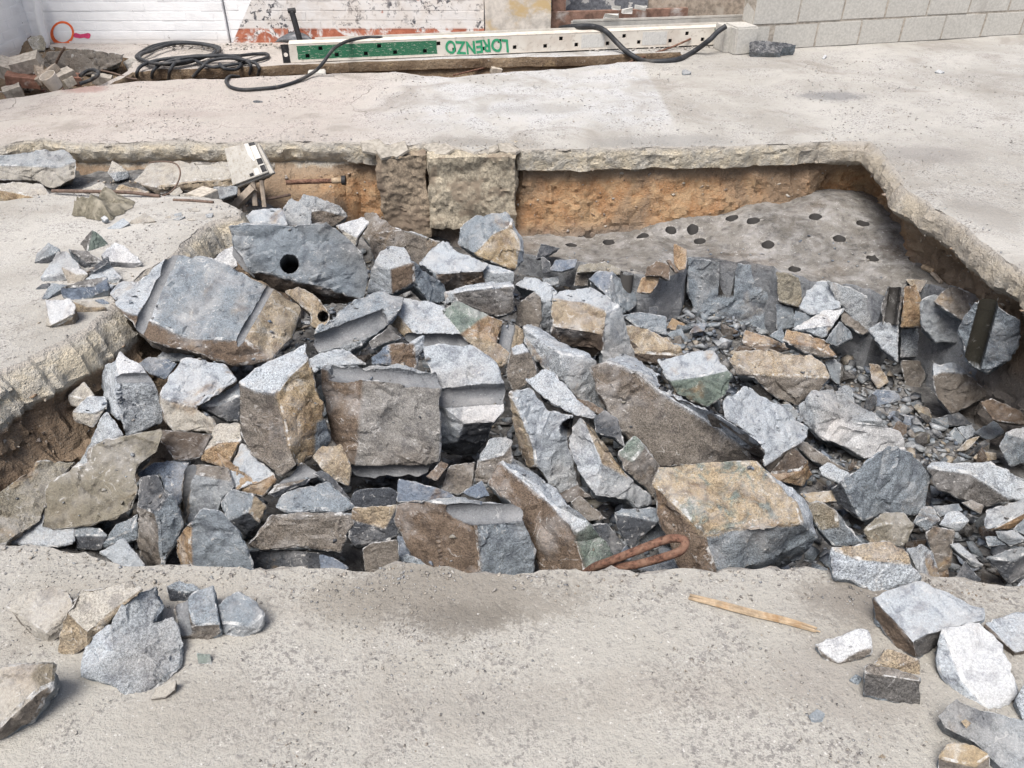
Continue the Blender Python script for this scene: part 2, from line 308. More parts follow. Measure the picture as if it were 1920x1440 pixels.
def inside(poly, pts):
    poly = np.asarray(poly); pts = np.asarray(pts); x, y = pts[:, 0], pts[:, 1]; r = np.zeros(len(pts), bool)
    x1, y1 = poly[:, 0], poly[:, 1]; x2, y2 = np.roll(x1, -1), np.roll(y1, -1)
    for a, b_, c, d in zip(x1, y1, x2, y2):
        m = (b_ > y) != (d > y); xi = (c-a)*(y-b_)/(d-b_+1e-12)+a; r ^= m & (x < xi)
    return r
def resample(poly, step, closed=True):
    p = [np.array(q, float) for q in poly]; out = []
    for i in range(len(p) if closed else len(p)-1):
        a, b_ = p[i], p[(i+1) % len(p)]; n = max(1, int(round(np.linalg.norm(b_-a)/step)))
        out += [a+(b_-a)*k/n for k in range(n)]
    return out if closed else out+[p[-1]]
def sheet(outer, holes, pts, zf):
    """triangulated sheet: boundary loops kept exactly, inner points free; returns verts, tris"""
    V2, E = [], []
    for loop in [outer]+holes:
        s = len(V2); V2 += [Vector((float(q[0]), float(q[1]))) for q in loop]; n = len(loop); E += [(s+i, s+(i+1) % n) for i in range(n)]
    V2 += [Vector((float(q[0]), float(q[1]))) for q in pts]
    vo, eo, fo, *_ = delaunay_2d_cdt(V2, E, [], 0, 1e-6)
    va = np.array([(q.x, q.y) for q in vo]); f = np.array([t for t in fo if len(t) == 3]); cen = va[f].mean(1)
    k = inside(outer, cen)
    for h in holes: k &= ~inside(h, cen)
    f = f[k]; a = va[f]; cr = (a[:, 1, 0]-a[:, 0, 0])*(a[:, 2, 1]-a[:, 0, 1])-(a[:, 1, 1]-a[:, 0, 1])*(a[:, 2, 0]-a[:, 0, 0])
    f[cr < 0] = f[cr < 0][:, ::-1]
    z = [zf(x, y) for x, y in va]; return np.column_stack([va, z]), f
# ================================================================== THE PLACE: ground, pit, shelf
def gz(x, y):
    return .010*nz((x, y, 0), .9)+.006*nz((x, y, 0), 3.1, 5)+.0035*nz((x, y, 0), 9.0, 9)
def idw(cps, p=3.0):
    a = np.array(cps, float)
    def f(x, y):
        d = np.hypot(a[:, 0]-x, a[:, 1]-y)+.02; ww = d**-p; return float((ww*a[:, 2]).sum()/ww.sum())
    return f
def cps(lst): return [tuple(P(u, v, z)) for u, v, z in lst]
CARRIER = idw(cps([(100,980,-.33),(300,1000,-.33),(500,1000,-.31),(700,1000,-.29),(870,990,-.25),(1050,950,-.27),(1350,960,-.22),(1600,950,-.42),(1800,1050,-.42),(1900,900,-.5),
    (200,720,-.2),(380,740,-.17),(530,770,-.16),(710,790,-.18),(880,740,-.18),(1030,800,-.28),(1270,780,-.3),(1430,780,-.42),(1600,790,-.6),(1800,700,-.82),(1700,620,-.72),(1450,700,-.65),
    (390,560,.0),(560,500,.02),(690,620,-.1),(790,530,-.12),(850,620,-.14),(930,470,-.2),(1080,600,-.3),(1200,650,-.42),(620,400,-.12),(500,390,-.06),(760,450,-.3),
    (1080,530,-.55),(1200,560,-.65),(1350,620,-.75),(1550,640,-.8),(150,880,-.3),(60,950,-.3)]))
_bed = idw(cps([(100,345,-.15),(250,335,-.16),(400,345,-.2),(540,350,-.3),(640,390,-.45),(750,430,-.55),(900,440,-.6),(1100,500,-.66),(1250,560,-.74),(1250,610,-.78),(1500,700,-.9),(1750,740,-.92),
    (1850,800,-.88),(1650,680,-.9),(1400,850,-.75),(1600,950,-.72),(1800,1000,-.7),(1900,900,-.75),(1100,700,-.72),(900,600,-.68),(600,550,-.6),(350,620,-.55),(200,750,-.55),(60,900,-.5),(300,950,-.6),
    (600,900,-.62),(900,900,-.62),(1200,950,-.65),(600,1040,-.6),(1300,1040,-.62),(1750,1080,-.7),(150,1000,-.5)]))
def BED(x, y): return _bed(x, y)+.03*nz((x, y, 0), 2.3)+.022*nz((x, y, 0), 7, 3)+.012*nz((x, y, 0), 19, 8)

def facet(p):
    q = noise.voronoi(p)[1][0]; return .6*noise.noise(q*3.1)+.9*(p-q).dot(noise.noise_vector(q*2.3))
def strip(loop, types, prof, rings, closed=True, amp=1.0, freq=6.0, inward=1):
    """skirt hung from a loop of 3-D points: per point a profile of (offset into the pit, height)"""
    n = len(loop); L = np.array(loop, float); nx = np.roll(L, -1, 0)-np.roll(L, 1, 0)
    if not closed: nx[0] = L[1]-L[0]; nx[-1] = L[-1]-L[-2]
    nr = np.column_stack([-nx[:, 1], nx[:, 0]]); nr /= np.linalg.norm(nr, axis=1)[:, None]+1e-9
    area = .5*np.sum(L[:, 0]*np.roll(L[:, 1], -1)-np.roll(L[:, 0], -1)*L[:, 1])
    if closed and area < 0: nr = -nr
    nr *= inward
    def sm(a, k):
        o = np.zeros_like(a)
        for s in range(-k, k+1):
            o += np.roll(a, s, 0) if closed else a[np.clip(np.arange(n)+s, 0, n-1)]
        return o/(2*k+1)
    nr = sm(nr, 2); nr /= np.linalg.norm(nr, axis=1)[:, None]+1e-9
    T = np.linspace(0, 1, rings); PR = []
    for ty in types:
        q = np.array(prof[ty], float); s = np.concatenate([[0], np.cumsum(np.hypot(*np.diff(q, axis=0).T))]); s /= s[-1]
        PR.append(np.column_stack([np.interp(T**1.25, s, q[:, 0]), np.interp(T**1.25, s, q[:, 1])]))
    PR = sm(np.array(PR), 3); V = []
    for i in range(n):
        for k in range(rings):
            o, z = PR[i, k]; p = np.array((L[i, 0]+nr[i, 0]*o, L[i, 1]+nr[i, 1]*o, L[i, 2]+z))
            if k:
                a = amp*(.016 if z > -.12 else (.016+(.024 if types[i] in 'bc' else .04)*min(1, (-.12-z)/.12))); 
                pv = Vector(p); fk = 1.0 if z > -.13 else .5; d = .7*a*nz(p, freq, 3)+1.0*fk*a*facet(pv*freq*1.3)+.75*fk*a*facet(pv*freq*3.4)+.4*fk*a*facet(pv*freq*8)+.3*a*nz(p, freq*9, 1)+.25*a*nz(p, freq*21, 1)
                p = p+np.array((nr[i, 0]*d, nr[i, 1]*d, .35*a*nz(p, freq*1.7, 11)))
            V.append(p)
    F = []
    for i in range(n if closed else n-1):
        j = (i+1) % n
        for k in range(rings-1):
            F.append((i*rings+k, j*rings+k, j*rings+k+1, i*rings+k+1))
    return V, F

near = [(0,1018),(60,1022),(120,1030),(180,1042),(230,1060),(275,1062),(400,1061),(560,1063),(640,1066),(690,1074),(740,1064),(830,1062),(870,1072),(900,1074),(960,1078),(1010,1070),(1080,1070),(1150,1069),(1230,1072),(1300,1072),(1340,1078),(1400,1070),(1450,1070),(1500,1067),(1560,1070),(1640,1084),(1740,1081),(1800,1086),(1860,1098),(1960,1112),(2150,1120),(2400,1100)]
right = [(2486,1040),(2219,800),(2018,615),(1935,515),(1864,473),(1813,423),(1750,388),(1705,355),(1678,315),(1660,288),(1632,263)]
back = [(1560,265),(1500,268),(1400,272),(1280,275),(1130,277),(973,279),(960,268),(930,276),(890,284),(860,276),(820,266),(797,268),(760,272),(697,268)]
backl = [(640,266),(560,266),(493,264),(420,267),(350,264),(287,265),(213,268),(140,267),(80,258),(40,263),(0,273),(-150,285)]
lback = [(-150,378),(0,376),(60,371),(100,362),(200,364),(300,367),(370,371),(430,384)]
left = [(449,396),(446,406),(395,414),(350,452),(320,480),(271,506),(204,576),(163,611),(117,640),(58,669),(0,695)]
pit, ptype = [], []
for lst, ty in ((near,'n'),(right[:6],'q'),(right[6:],'r'),(back,'b'),(backl,'c'),(lback,'h'),(left,'l')):
    for u, v in lst: pit.append(P(u, v)[:2]); ptype.append(ty)
pit += [np.array((-1.9, 1.95)), np.array((-1.95, 1.5)), np.array((-1.6, 1.47))]; ptype += ['l', 'n', 'n']
def densify(poly, types, step, rag):
    out, ot = [], []
    for i in range(len(poly)):
        a, b_ = np.array(poly[i]), np.array(poly[(i+1) % len(poly)]); n = max(1, int(round(np.linalg.norm(b_-a)/step)))
        for k in range(n): out.append(a+(b_-a)*k/n); ot.append(types[i])
    o2 = []
    for p in out:
        d = np.array((nz((p[0], p[1], 0), 5, 2), nz((p[0], p[1], 0), 5, 6)))*rag+np.array((nz((p[0], p[1], 0), 17, 2), nz((p[0], p[1], 0), 17, 6)))*rag*.55
        pv = Vector((p[0], p[1], 0)); d = d+np.array((facet(pv*11), facet(pv*11+Vector((9, 4, 2)))))*rag*.9+np.array((facet(pv*30), facet(pv*30+Vector((9, 4, 2)))))*rag*.45; o2.append(p+d)
    return o2, ot
pit_d, pit_t = densify(pit, ptype, .02, .018)
trench_px = [(205,158),(255,151),(320,148),(420,147),(520,143),(600,140),(640,138),(740,134),(800,143),(850,145),(960,136),(1060,130),(1160,118),(1282,112),(1278,96),(1100,104),(900,109),(700,115),(545,122),(420,127),(300,128),(250,133)]
trench_d, trench_t = densify([P(u, v)[:2] for u, v in trench_px], ['t']*len(trench_px), .05, .02)
corner_px = [(-300,290),(-60,205),(0,188),(60,178),(110,168),(190,158),(235,135),(255,112),(180,98),(90,88),(60,80),(-40,100),(-200,130)]
corner_d, corner_t = densify([P(u, v)[:2] for u, v in corner_px], ['k']*len(corner_px), .06, .02)
outer = resample([(-40, -20), (40, -20), (40, 60), (-40, 60)], 4.0)
gp = []
for X0, X1, Y0, Y1, s in ((-1.9,2.6,.45,2.1,.035),(-3.2,3.6,2.1,5.0,.06),(-4.6,5.2,5.0,7.6,.1),(-12,12,-3,12,.6),(-38,38,-18,58,3)):
    for x in np.arange(X0, X1, s):
        for y in np.arange(Y0, Y1, s): gp.append((x+random.uniform(-.3, .3)*s, y+random.uniform(-.3, .3)*s))
gp = np.array(gp)
for lp in (pit_d, trench_d, corner_d):
    L = np.array(lp); gp = gp[~inside(L, gp)]
    bb0, bb1 = L.min(0)-.05, L.max(0)+.05; near_b = ((gp > bb0) & (gp < bb1)).all(1); idx = np.where(near_b)[0]
    if len(idx):
        dm = np.min(np.hypot(gp[idx][:, None, 0]-L[None, :, 0], gp[idx][:, None, 1]-L[None, :, 1]), 1); gp = np.delete(gp, idx[dm < .014], 0)
gv, gf = sheet(outer, [pit_d, trench_d, corner_d], gp, gz)
me = mesh_np('ground', gv, gf); smooth(me, 60); kind(link('ground', me, M['ground']), 'structure')

PROF = dict(
    q=[(0,0),(.012,-.01),(.03,-.045),(.035,-.12),(.0,-.15),(-.06,-.19),(-.14,-.26),(-.16,-.5),(-.1,-1.15)],
    n=[(0,0),(.006,-.006),(.014,-.03),(.012,-.1),(-.02,-.13),(0,-.25),(.03,-.45),(.06,-.7),(.1,-1.1)],
    r=[(0,0),(.015,-.01),(.045,-.045),(.055,-.11),(.01,-.145),(-.04,-.18),(-.10,-.25),(-.13,-.45),(-.1,-1.15)],
    b=[(0,0),(.008,-.008),(.016,-.04),(.012,-.125),(-.05,-.15),(-.03,-.2),(.01,-.35),(.07,-.55),(.12,-.9)],
    c=[(0,0),(.012,-.01),(.028,-.045),(.012,-.10),(-.02,-.13),(.05,-.19),(.16,-.28),(.32,-.42),(.5,-.8)],
    h=[(0,0),(.01,-.01),(.02,-.03),(.02,-.07),(.03,-.1),(.05,-.15),(.08,-.25),(.12,-.35),(.15,-.5)],
    l=[(0,0),(.02,-.012),(.05,-.05),(.075,-.13),(.06,-.19),(.10,-.30),(.17,-.42),(.24,-.6),(.3,-.9)],
    t=[(0,0),(.006,-.006),(.01,-.03),(.01,-.07),(-.03,-.09),(.0,-.12),(.04,-.17),(.08,-.22),(.12,-.3)],
    k=[(0,0),(.006,-.006),(.01,-.02),(.02,-.04),(.03,-.06),(.05,-.09),(.08,-.12),(.12,-.18),(.16,-.3)])
SKV = {}
def skirt(name, loop, types, rings, amp=1.0, freq=6.0, mat='soil'):
    v, f = strip([(p[0], p[1], gz(p[0], p[1])) for p in loop], types, PROF, rings, amp=amp, freq=freq)
    SKV[name] = (v, types, rings); m_ = mesh_np(name, v, f); smooth(m_, 24); return kind(link(name, m_, M[mat]), 'structure')
skirt('pit_wall', pit_d, pit_t, 46); skirt('trench_wall', trench_d, trench_t, 12, .5, 9, 'earth'); skirt('footing_trench_wall', corner_d, corner_t, 10, .5, 9, 'earth')

def field(name, poly, step, zf, mat, kd='structure', tint=None):
    L = np.array(poly); a, b_ = L.min(0), L.max(0)
    g = np.array([(x+random.uniform(-.3, .3)*step, y+random.uniform(-.3, .3)*step) for x in np.arange(a[0], b_[0], step) for y in np.arange(a[1], b_[1], step)])
    g = g[inside(L, g)]; v, f = sheet(resample(poly, step), [], g, zf); m_ = mesh_np(name, v, f); smooth(m_, 55)
    if tint: set_tint(m_, tint)
    o = link(name, m_, mat); kind(o, kd); return o
def set_tint(me, rgba, edge=0.0):
    n = len(me.polygons)
    a = me.attributes.new('tint', 'FLOAT_COLOR', 'FACE'); a.data.foreach_set('color', np.tile(np.array(rgba, 'f'), n).ravel())
    e = me.attributes.new('edge', 'FLOAT', 'FACE'); e.data.foreach_set('value', np.full(n, edge, 'f'))
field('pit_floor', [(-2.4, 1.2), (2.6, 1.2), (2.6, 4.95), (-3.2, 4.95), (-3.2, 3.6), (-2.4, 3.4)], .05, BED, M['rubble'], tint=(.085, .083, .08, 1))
field('trench_floor', [P(u, v)[:2] for u, v in ((150,172),(700,152),(1300,128),(1300,90),(700,100),(200,110))], .05, lambda x, y: -.16+.03*nz((x, y, 0), 5)+.02*nz((x, y, 0), 15), M['earth'])
def mound(x, y):
    d = max(0.0, min(1.0, (y-5.55)/1.45)); e = max(0.0, min(1.0, (-2.75-x)/.9))
    return -.14+.10*d*d*(.5+.5*e)+.13*d*max(0.0, min(1.0, (-3.93-x)/.2))+.05*nz((x, y, 0), 3.3)+.035*nz((x, y, 0), 9, 4)+.02*nz((x, y, 0), 22, 4)
field('rubble_bank', [(-4.6,5.0),(-3.2,5.4),(-2.5,5.75),(-2.35,6.4),(-2.45,7.3),(-4.6,7.3)], .04, mound, M['earth'])

# drilled rock shelf left standing at the back of the pit
SH = idw(cps([(985,450,-.53),(1130,455,-.53),(1300,455,-.49),(1300,400,-.42),(1450,390,-.36),(1560,372,-.31),(1456,506,-.47),(1560,525,-.46),(1640,480,-.42),(1680,430,-.34),(1700,555,-.44),(1800,560,-.38),(1860,600,-.36),(1900,640,-.42)]), 2.5)
def sh_plane(u, v):
    z = -.45
    for _ in range(12): q = P(u, v, z); z = .5*z+.5*SH(q[0], q[1])
    return P(u, v, z)
sh_px = [(975,400),(1100,395),(1250,375),(1400,350),(1560,340),(1660,345),(1720,400),(1780,480),(1850,560),(1930,610),(1905,640),(1870,600),(1830,578),(1790,548),(1740,536),(1705,527),(1682,556),(1660,557),(1630,542),(1560,527),(1520,528),(1460,509),(1450,501),(1380,492),(1293,482),(1283,508),(1240,520),(1160,506),(1090,492),(1040,482),(975,474)]
sh_loop = resample([sh_plane(u, v)[:2] for u, v in sh_px], .03)
sh_loop = [p+.008*np.array((nz((p[0], p[1], 0), 9, 2), nz((p[0], p[1], 0), 9, 5))) for p in sh_loop]
for bu, bv in ((1400,494),(1500,522),(1600,534),(1765,540)):      # half bores left in the broken front
    c = sh_plane(bu, bv)[:2]; sh_loop = [p if np.hypot(*(p-c)) > .041 else c+(p-c)*1.0+np.array((0, math.sqrt(max(0, .041**2-(p[0]-c[0])**2)))) for p in sh_loop]
def sh_z(x, y): return SH(x, y)+.014*nz((x, y, 0), 4)+.014*facet(Vector((x, y, 0))*5)+.007*facet(Vector((x, y, 0))*14)+.004*nz((x, y, 0), 31, 3)
hole_px = [(1106,440),(1205,443),(1141,456),(1071,458),(1312,453),(1258,430),(1299,430),(1440,458),(1529,407),(1618,418),(1574,447),(1636,485),(1490,504),(1716,487),(1412,415),(1372,410),(1176,512)]
hc = [sh_plane(u, v)[:2] for u, v in hole_px]; HR = .036
hl = [[c+HR*np.array((math.cos(a), math.sin(a)))*(1+.05*math.sin(2*a+i)+.03*math.sin(5*a+2*i)) for a in np.linspace(0, 2*math.pi, 20, endpoint=False)] for i, c in enumerate(hc)]
L = np.array(sh_loop); a_, b_ = L.min(0), L.max(0)
g = np.array([(x+random.uniform(-.3, .3)*.035, y+random.uniform(-.3, .3)*.035) for x in np.arange(a_[0], b_[0], .035) for y in np.arange(a_[1], b_[1], .035)]); g = g[inside(L, g)]
for c in hc: g = g[np.hypot(*(g-c).T) > HR+.012]
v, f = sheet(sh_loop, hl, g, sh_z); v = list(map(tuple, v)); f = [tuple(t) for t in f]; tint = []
for t_ in f:
    cc = np.mean([v[k][:2] for k in t_], 0); dm = min(np.hypot(*(cc-c)) for c in hc); tint.append((.27, .255, .23, 1) if dm < HR*1.45 and t_[0] % 3 else tuple(k*(1+.45*nz((cc[0], cc[1], 0), 2.6)+.35*nz((cc[0], cc[1], 0), 9)) for k in (.17, .158, .14))+(1,))
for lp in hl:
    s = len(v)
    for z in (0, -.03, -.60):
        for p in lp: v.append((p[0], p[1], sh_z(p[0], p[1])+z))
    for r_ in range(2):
        for k in range(20): f.append((s+r_*20+k, s+r_*20+(k+1) % 20, s+(r_+1)*20+(k+1) % 20, s+(r_+1)*20+k)); tint.append((.085, .08, .075, 0))  # hole walls and bottom tinted dark, painting in the shade inside them
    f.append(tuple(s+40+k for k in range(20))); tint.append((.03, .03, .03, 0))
sv, sf = strip([(p[0], p[1], sh_z(p[0], p[1])) for p in sh_loop], ['s']*len(sh_loop), dict(s=[(0,0),(-.003,-.01),(-.006,-.08),(-.01,-.3),(-.015,-.55),(-.02,-.8)]), 26, amp=.5, freq=7)
s = len(v); v += [tuple(p) for p in sv]; f += [tuple(s+k for k in q) for q in sf]; tint += [(.23, .24, .25, 1)]*len(sf)
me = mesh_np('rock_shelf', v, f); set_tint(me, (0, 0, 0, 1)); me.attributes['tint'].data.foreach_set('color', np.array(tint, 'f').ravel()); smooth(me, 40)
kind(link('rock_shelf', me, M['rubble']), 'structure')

_fr = sorted([(u, sh_plane(u, v)[1]) for u, v in sh_px[10:]]); FRU = [a for a, _ in _fr]; FRY = [b for _, b in _fr]
# ================================================================== STONES
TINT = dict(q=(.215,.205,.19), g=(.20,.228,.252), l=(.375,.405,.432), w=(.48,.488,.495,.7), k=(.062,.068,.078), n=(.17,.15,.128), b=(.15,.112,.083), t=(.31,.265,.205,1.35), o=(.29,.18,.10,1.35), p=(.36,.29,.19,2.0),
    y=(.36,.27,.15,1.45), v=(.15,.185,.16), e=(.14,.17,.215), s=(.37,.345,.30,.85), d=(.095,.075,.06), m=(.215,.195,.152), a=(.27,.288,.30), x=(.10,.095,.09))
NV = dict(U=(0,0,1), D=(0,0,-1), F=(0,-1,0), B=(0,1,0), L=(-1,0,0), R=(1,0,0))
def nvec(s):
    v = np.zeros(3)
    for ch in s: v += np.array(NV[ch], float)
    return v/np.linalg.norm(v)
def on_surface(u, v, fn):
    r = ray(u, v); t0, t1 = .8, 9.0
    for t in np.linspace(.8, 8.0, 180):
        p = ORG+r*t
        if p[2] < fn(p[0], p[1]): return p
    return ORG+r*4
def parse_faces(s):
    out = []
    for q in s.split('|'):
        a, n_, t_ = q.split(':'); idx = []
        for tok in a.split():
            if '-' in tok: i, j = map(int, tok.split('-')); idx += list(range(i, j+1)) if j >= i else list(range(i, j-1, -1))
            else: idx.append(int(tok))
        out.append((idx, n_, t_))
    return out
def solve(px, faces, d0):
    n, m = len(px), len(faces); rays = [ray(u, v) for u, v in px]; rows, rhs = [], []
    for fi, (idx, nn, _) in enumerate(faces):
        N = nvec(nn); cosv = np.mean([np.dot(N, rays[i])/np.linalg.norm(rays[i]) for i in idx])
        if cosv > -.22:      # turn the face a little towards the eye that sees it
            c = np.mean([rays[i] for i in idx], 0); c /= np.linalg.norm(c); N = N-c*(cosv+.22); N /= np.linalg.norm(N)
        for i in idx:
            r = np.zeros(n+m); r[i] = np.dot(N, rays[i]); r[n+fi] = -1; rows.append(r); rhs.append(0)
    for i in range(n):
        r = np.zeros(n+m); r[i] = .05; rows.append(r); rhs.append(.05*d0)
    r = np.zeros(n+m); r[:n] = 3.0/n; rows.append(r); rhs.append(3.0*d0)
    d = np.linalg.lstsq(np.array(rows), np.array(rhs), rcond=None)[0][:n]
    return rays, np.clip(d, d0*.8, d0*1.22)
def refine(bm, size, L, amp, seed):
    tl = bm.faces.layers.int['t']; el = bm.faces.layers.float['edge']
    be = [e for e in bm.edges if e.is_manifold and e.calc_face_angle(0) > .55]
    try:
        r = bmesh.ops.bevel(bm, geom=be, offset=min(.0065, .035*size), segments=1, affect='EDGES', clamp_overlap=True, profile=.6)
        for f in r['faces']:
            if f.is_valid and len(f.verts) <= 4: f[el] = 1.0 if max((e.calc_face_angle(0) for e in f.edges if e.is_manifold), default=0) > .3 else 0.0
    except Exception: pass
    bmesh.ops.triangulate(bm, faces=bm.faces[:])
    for _ in range(6):
        le = [e for e in bm.edges if e.calc_length() > L]
        if not le: break
        bmesh.ops.subdivide_edges(bm, edges=le, cuts=1, use_grid_fill=False)
        bmesh.ops.triangulate(bm, faces=[f for f in bm.faces if len(f.verts) > 3])
    bm.normal_update()
    k = 1.0/size; mv = []
    for q in bm.verts:
        p = q.co*k; o = seed*3.7
        h = .020*noise.noise(p*1.9+Vector((o, 0, o)))+.016*noise.noise(p*5+Vector((0, o, 0)))
        rg = abs(noise.noise(p*3.2+Vector((o, o, 2)))); h += -.020*max(0, .22-rg)/.22
        h += .008*noise.noise(p*13+Vector((2, o, 1)))+.004*noise.noise(p*30+Vector((2, o, 1)))
        h += .040*facet(p*2.3+Vector((o, 1, o)))+.021*facet(p*6.0+Vector((o, 1, o)))+.006*facet(p*15+Vector((o, 1, o)))
        mv.append(q.normal*(h*size*amp))
    for q, d in zip(bm.verts, mv): q.co += d
NROCK = [0]; REG = {}
def finish(bm, name, loc, grooves, seed):
    for gr in grooves: carve(bm, gr)
    me = bpy.data.meshes.new(name); tl = bm.faces.layers.int['t']; el = bm.faces.layers.float['edge']
    tv = [TL[f[tl]] for f in bm.faces]; ev = [f[el] for f in bm.faces]
    bm.faces.layers.int.remove(tl); bm.faces.layers.float.remove(bm.faces.layers.float['edge'])
    bm.to_mesh(me); bm.free(); set_tint(me, (0, 0, 0, 1))
    me.attributes['tint'].data.foreach_set('color', np.array(tv, 'f').ravel()); me.attributes['edge'].data.foreach_set('value', np.array(ev, 'f'))
    me.materials.append(M['rock']); soften(me); smooth(me, 27)
    o = bpy.data.objects.new(name, me); C.objects.link(o)
    return rebase(o)
def soften(me):
    """let the colour of neighbouring faces run into each other over one small triangle"""
    n = len(me.polygons); nv = len(me.vertices); c = np.empty(n*4, 'f'); me.attributes['tint'].data.foreach_get('color', c); c = c.reshape(-1, 4)
    lv = np.empty(len(me.loops), 'i'); me.loops.foreach_get('vertex_index', lv); lt = np.empty(n, 'i'); me.polygons.foreach_get('loop_total', lt); fi = np.repeat(np.arange(n), lt)
    acc = np.zeros((nv, 4)); cnt = np.zeros(nv); np.add.at(acc, lv, c[fi]); np.add.at(cnt, lv, 1); acc /= np.maximum(cnt, 1)[:, None]
    me.attributes.remove(me.attributes['tint']); a = me.attributes.new('tint', 'FLOAT_COLOR', 'POINT'); a.data.foreach_set('color', acc.astype('f').ravel())
def carve(bm, gr):
    """a drill bore worked into the surface: ('g',u1,v1,u2,v2,r,sink,ext) lying along it or ('h',u,v,r,depth) going in"""
    bm.normal_update(); bvh = BVHTree.FromBMesh(bm); tl = bm.faces.layers.int['t']; el = bm.faces.layers.float['edge']
    def hit(u, v):
        r = Vector(ray(u, v)).normalized(); h = bvh.ray_cast(Vector(ORG), r)
        if h[0] is None:
            n_ = bvh.find_nearest(Vector(ORG)+r*((sum((q.co for q in bm.verts), Vector())/len(bm.verts)-Vector(ORG)).dot(r))); h = n_
        return (h[0], h[1] if h[1].dot(r) < 0 else -h[1], r)
    if gr[0] == 'g':
        a, b_ = hit(*gr[1:3]), hit(*gr[3:5]); R = gr[5]; ext = gr[7] if len(gr) > 7 else .12
        nr = (a[1]+b_[1]-.6*a[2]).normalized(); p, q = a[0]-nr*gr[6], b_[0]-nr*gr[6]; e = (q-p).normalized(); p, q = p-e*ext, q+e*ext; ln = (q-p).length
        nin = -(nr-e*nr.dot(e)).normalized(); lat = e.cross(nin)
        def inr(c, k): rel = c-p; t = rel.dot(e); return -.02 < t < ln+.02 and abs(rel.dot(lat)) < R*k and abs(rel.dot(nin)) < 2.2*R
    else:
        a = hit(*gr[1:3]); R, dep = gr[3], gr[4]; e = (-a[1]*.6+a[2]*.5).normalized(); p = a[0]
        def inr(c, k): rel = c-p; t = rel.dot(e); return abs(t) < 1.6*R and (rel-e*t).length < R*k
    for _ in range(5):
        le = [x for x in bm.edges if x.calc_length() > R/6.5 and inr((x.verts[0].co+x.verts[1].co)/2, 1.3+x.calc_length()/R*.5)]
        if not le: break
        bmesh.ops.subdivide_edges(bm, edges=le, cuts=1); bmesh.ops.triangulate(bm, faces=[f for f in bm.faces if len(f.verts) > 3])
    car = set()
    for v_ in bm.verts:
        if not inr(v_.co, 1.0): continue
        rel = v_.co-p
        if gr[0] == 'g':
            aa, bb = rel.dot(nin), rel.dot(lat); na = math.sqrt(max(0, R*R-bb*bb))
            if aa < na: v_.co += nin*(na-aa); car.add(v_)
        else: v_.co += e*(dep-rel.dot(e)); car.add(v_)
    bt = tid(gr[8] if len(gr) > 8 else (.175, .182, .19, .5)) if gr[0] == 'g' else tid((.05, .05, .05, .1))  # deep holes get a near-black tint that paints the shade inside
    for f in bm.faces:
        k = sum(x in car for x in f.verts)
        if k >= (2 if gr[0] == 'g' else 1): f[tl] = bt; f[el] = 0.0
    bm.normal_update()
TL = []
def tid(ch):
    c = (TINT[ch] if len(TINT[ch]) == 4 else (*TINT[ch], 1.0)) if isinstance(ch, str) else ch
    if c not in TL: TL.append(c)
    return TL.index(c)
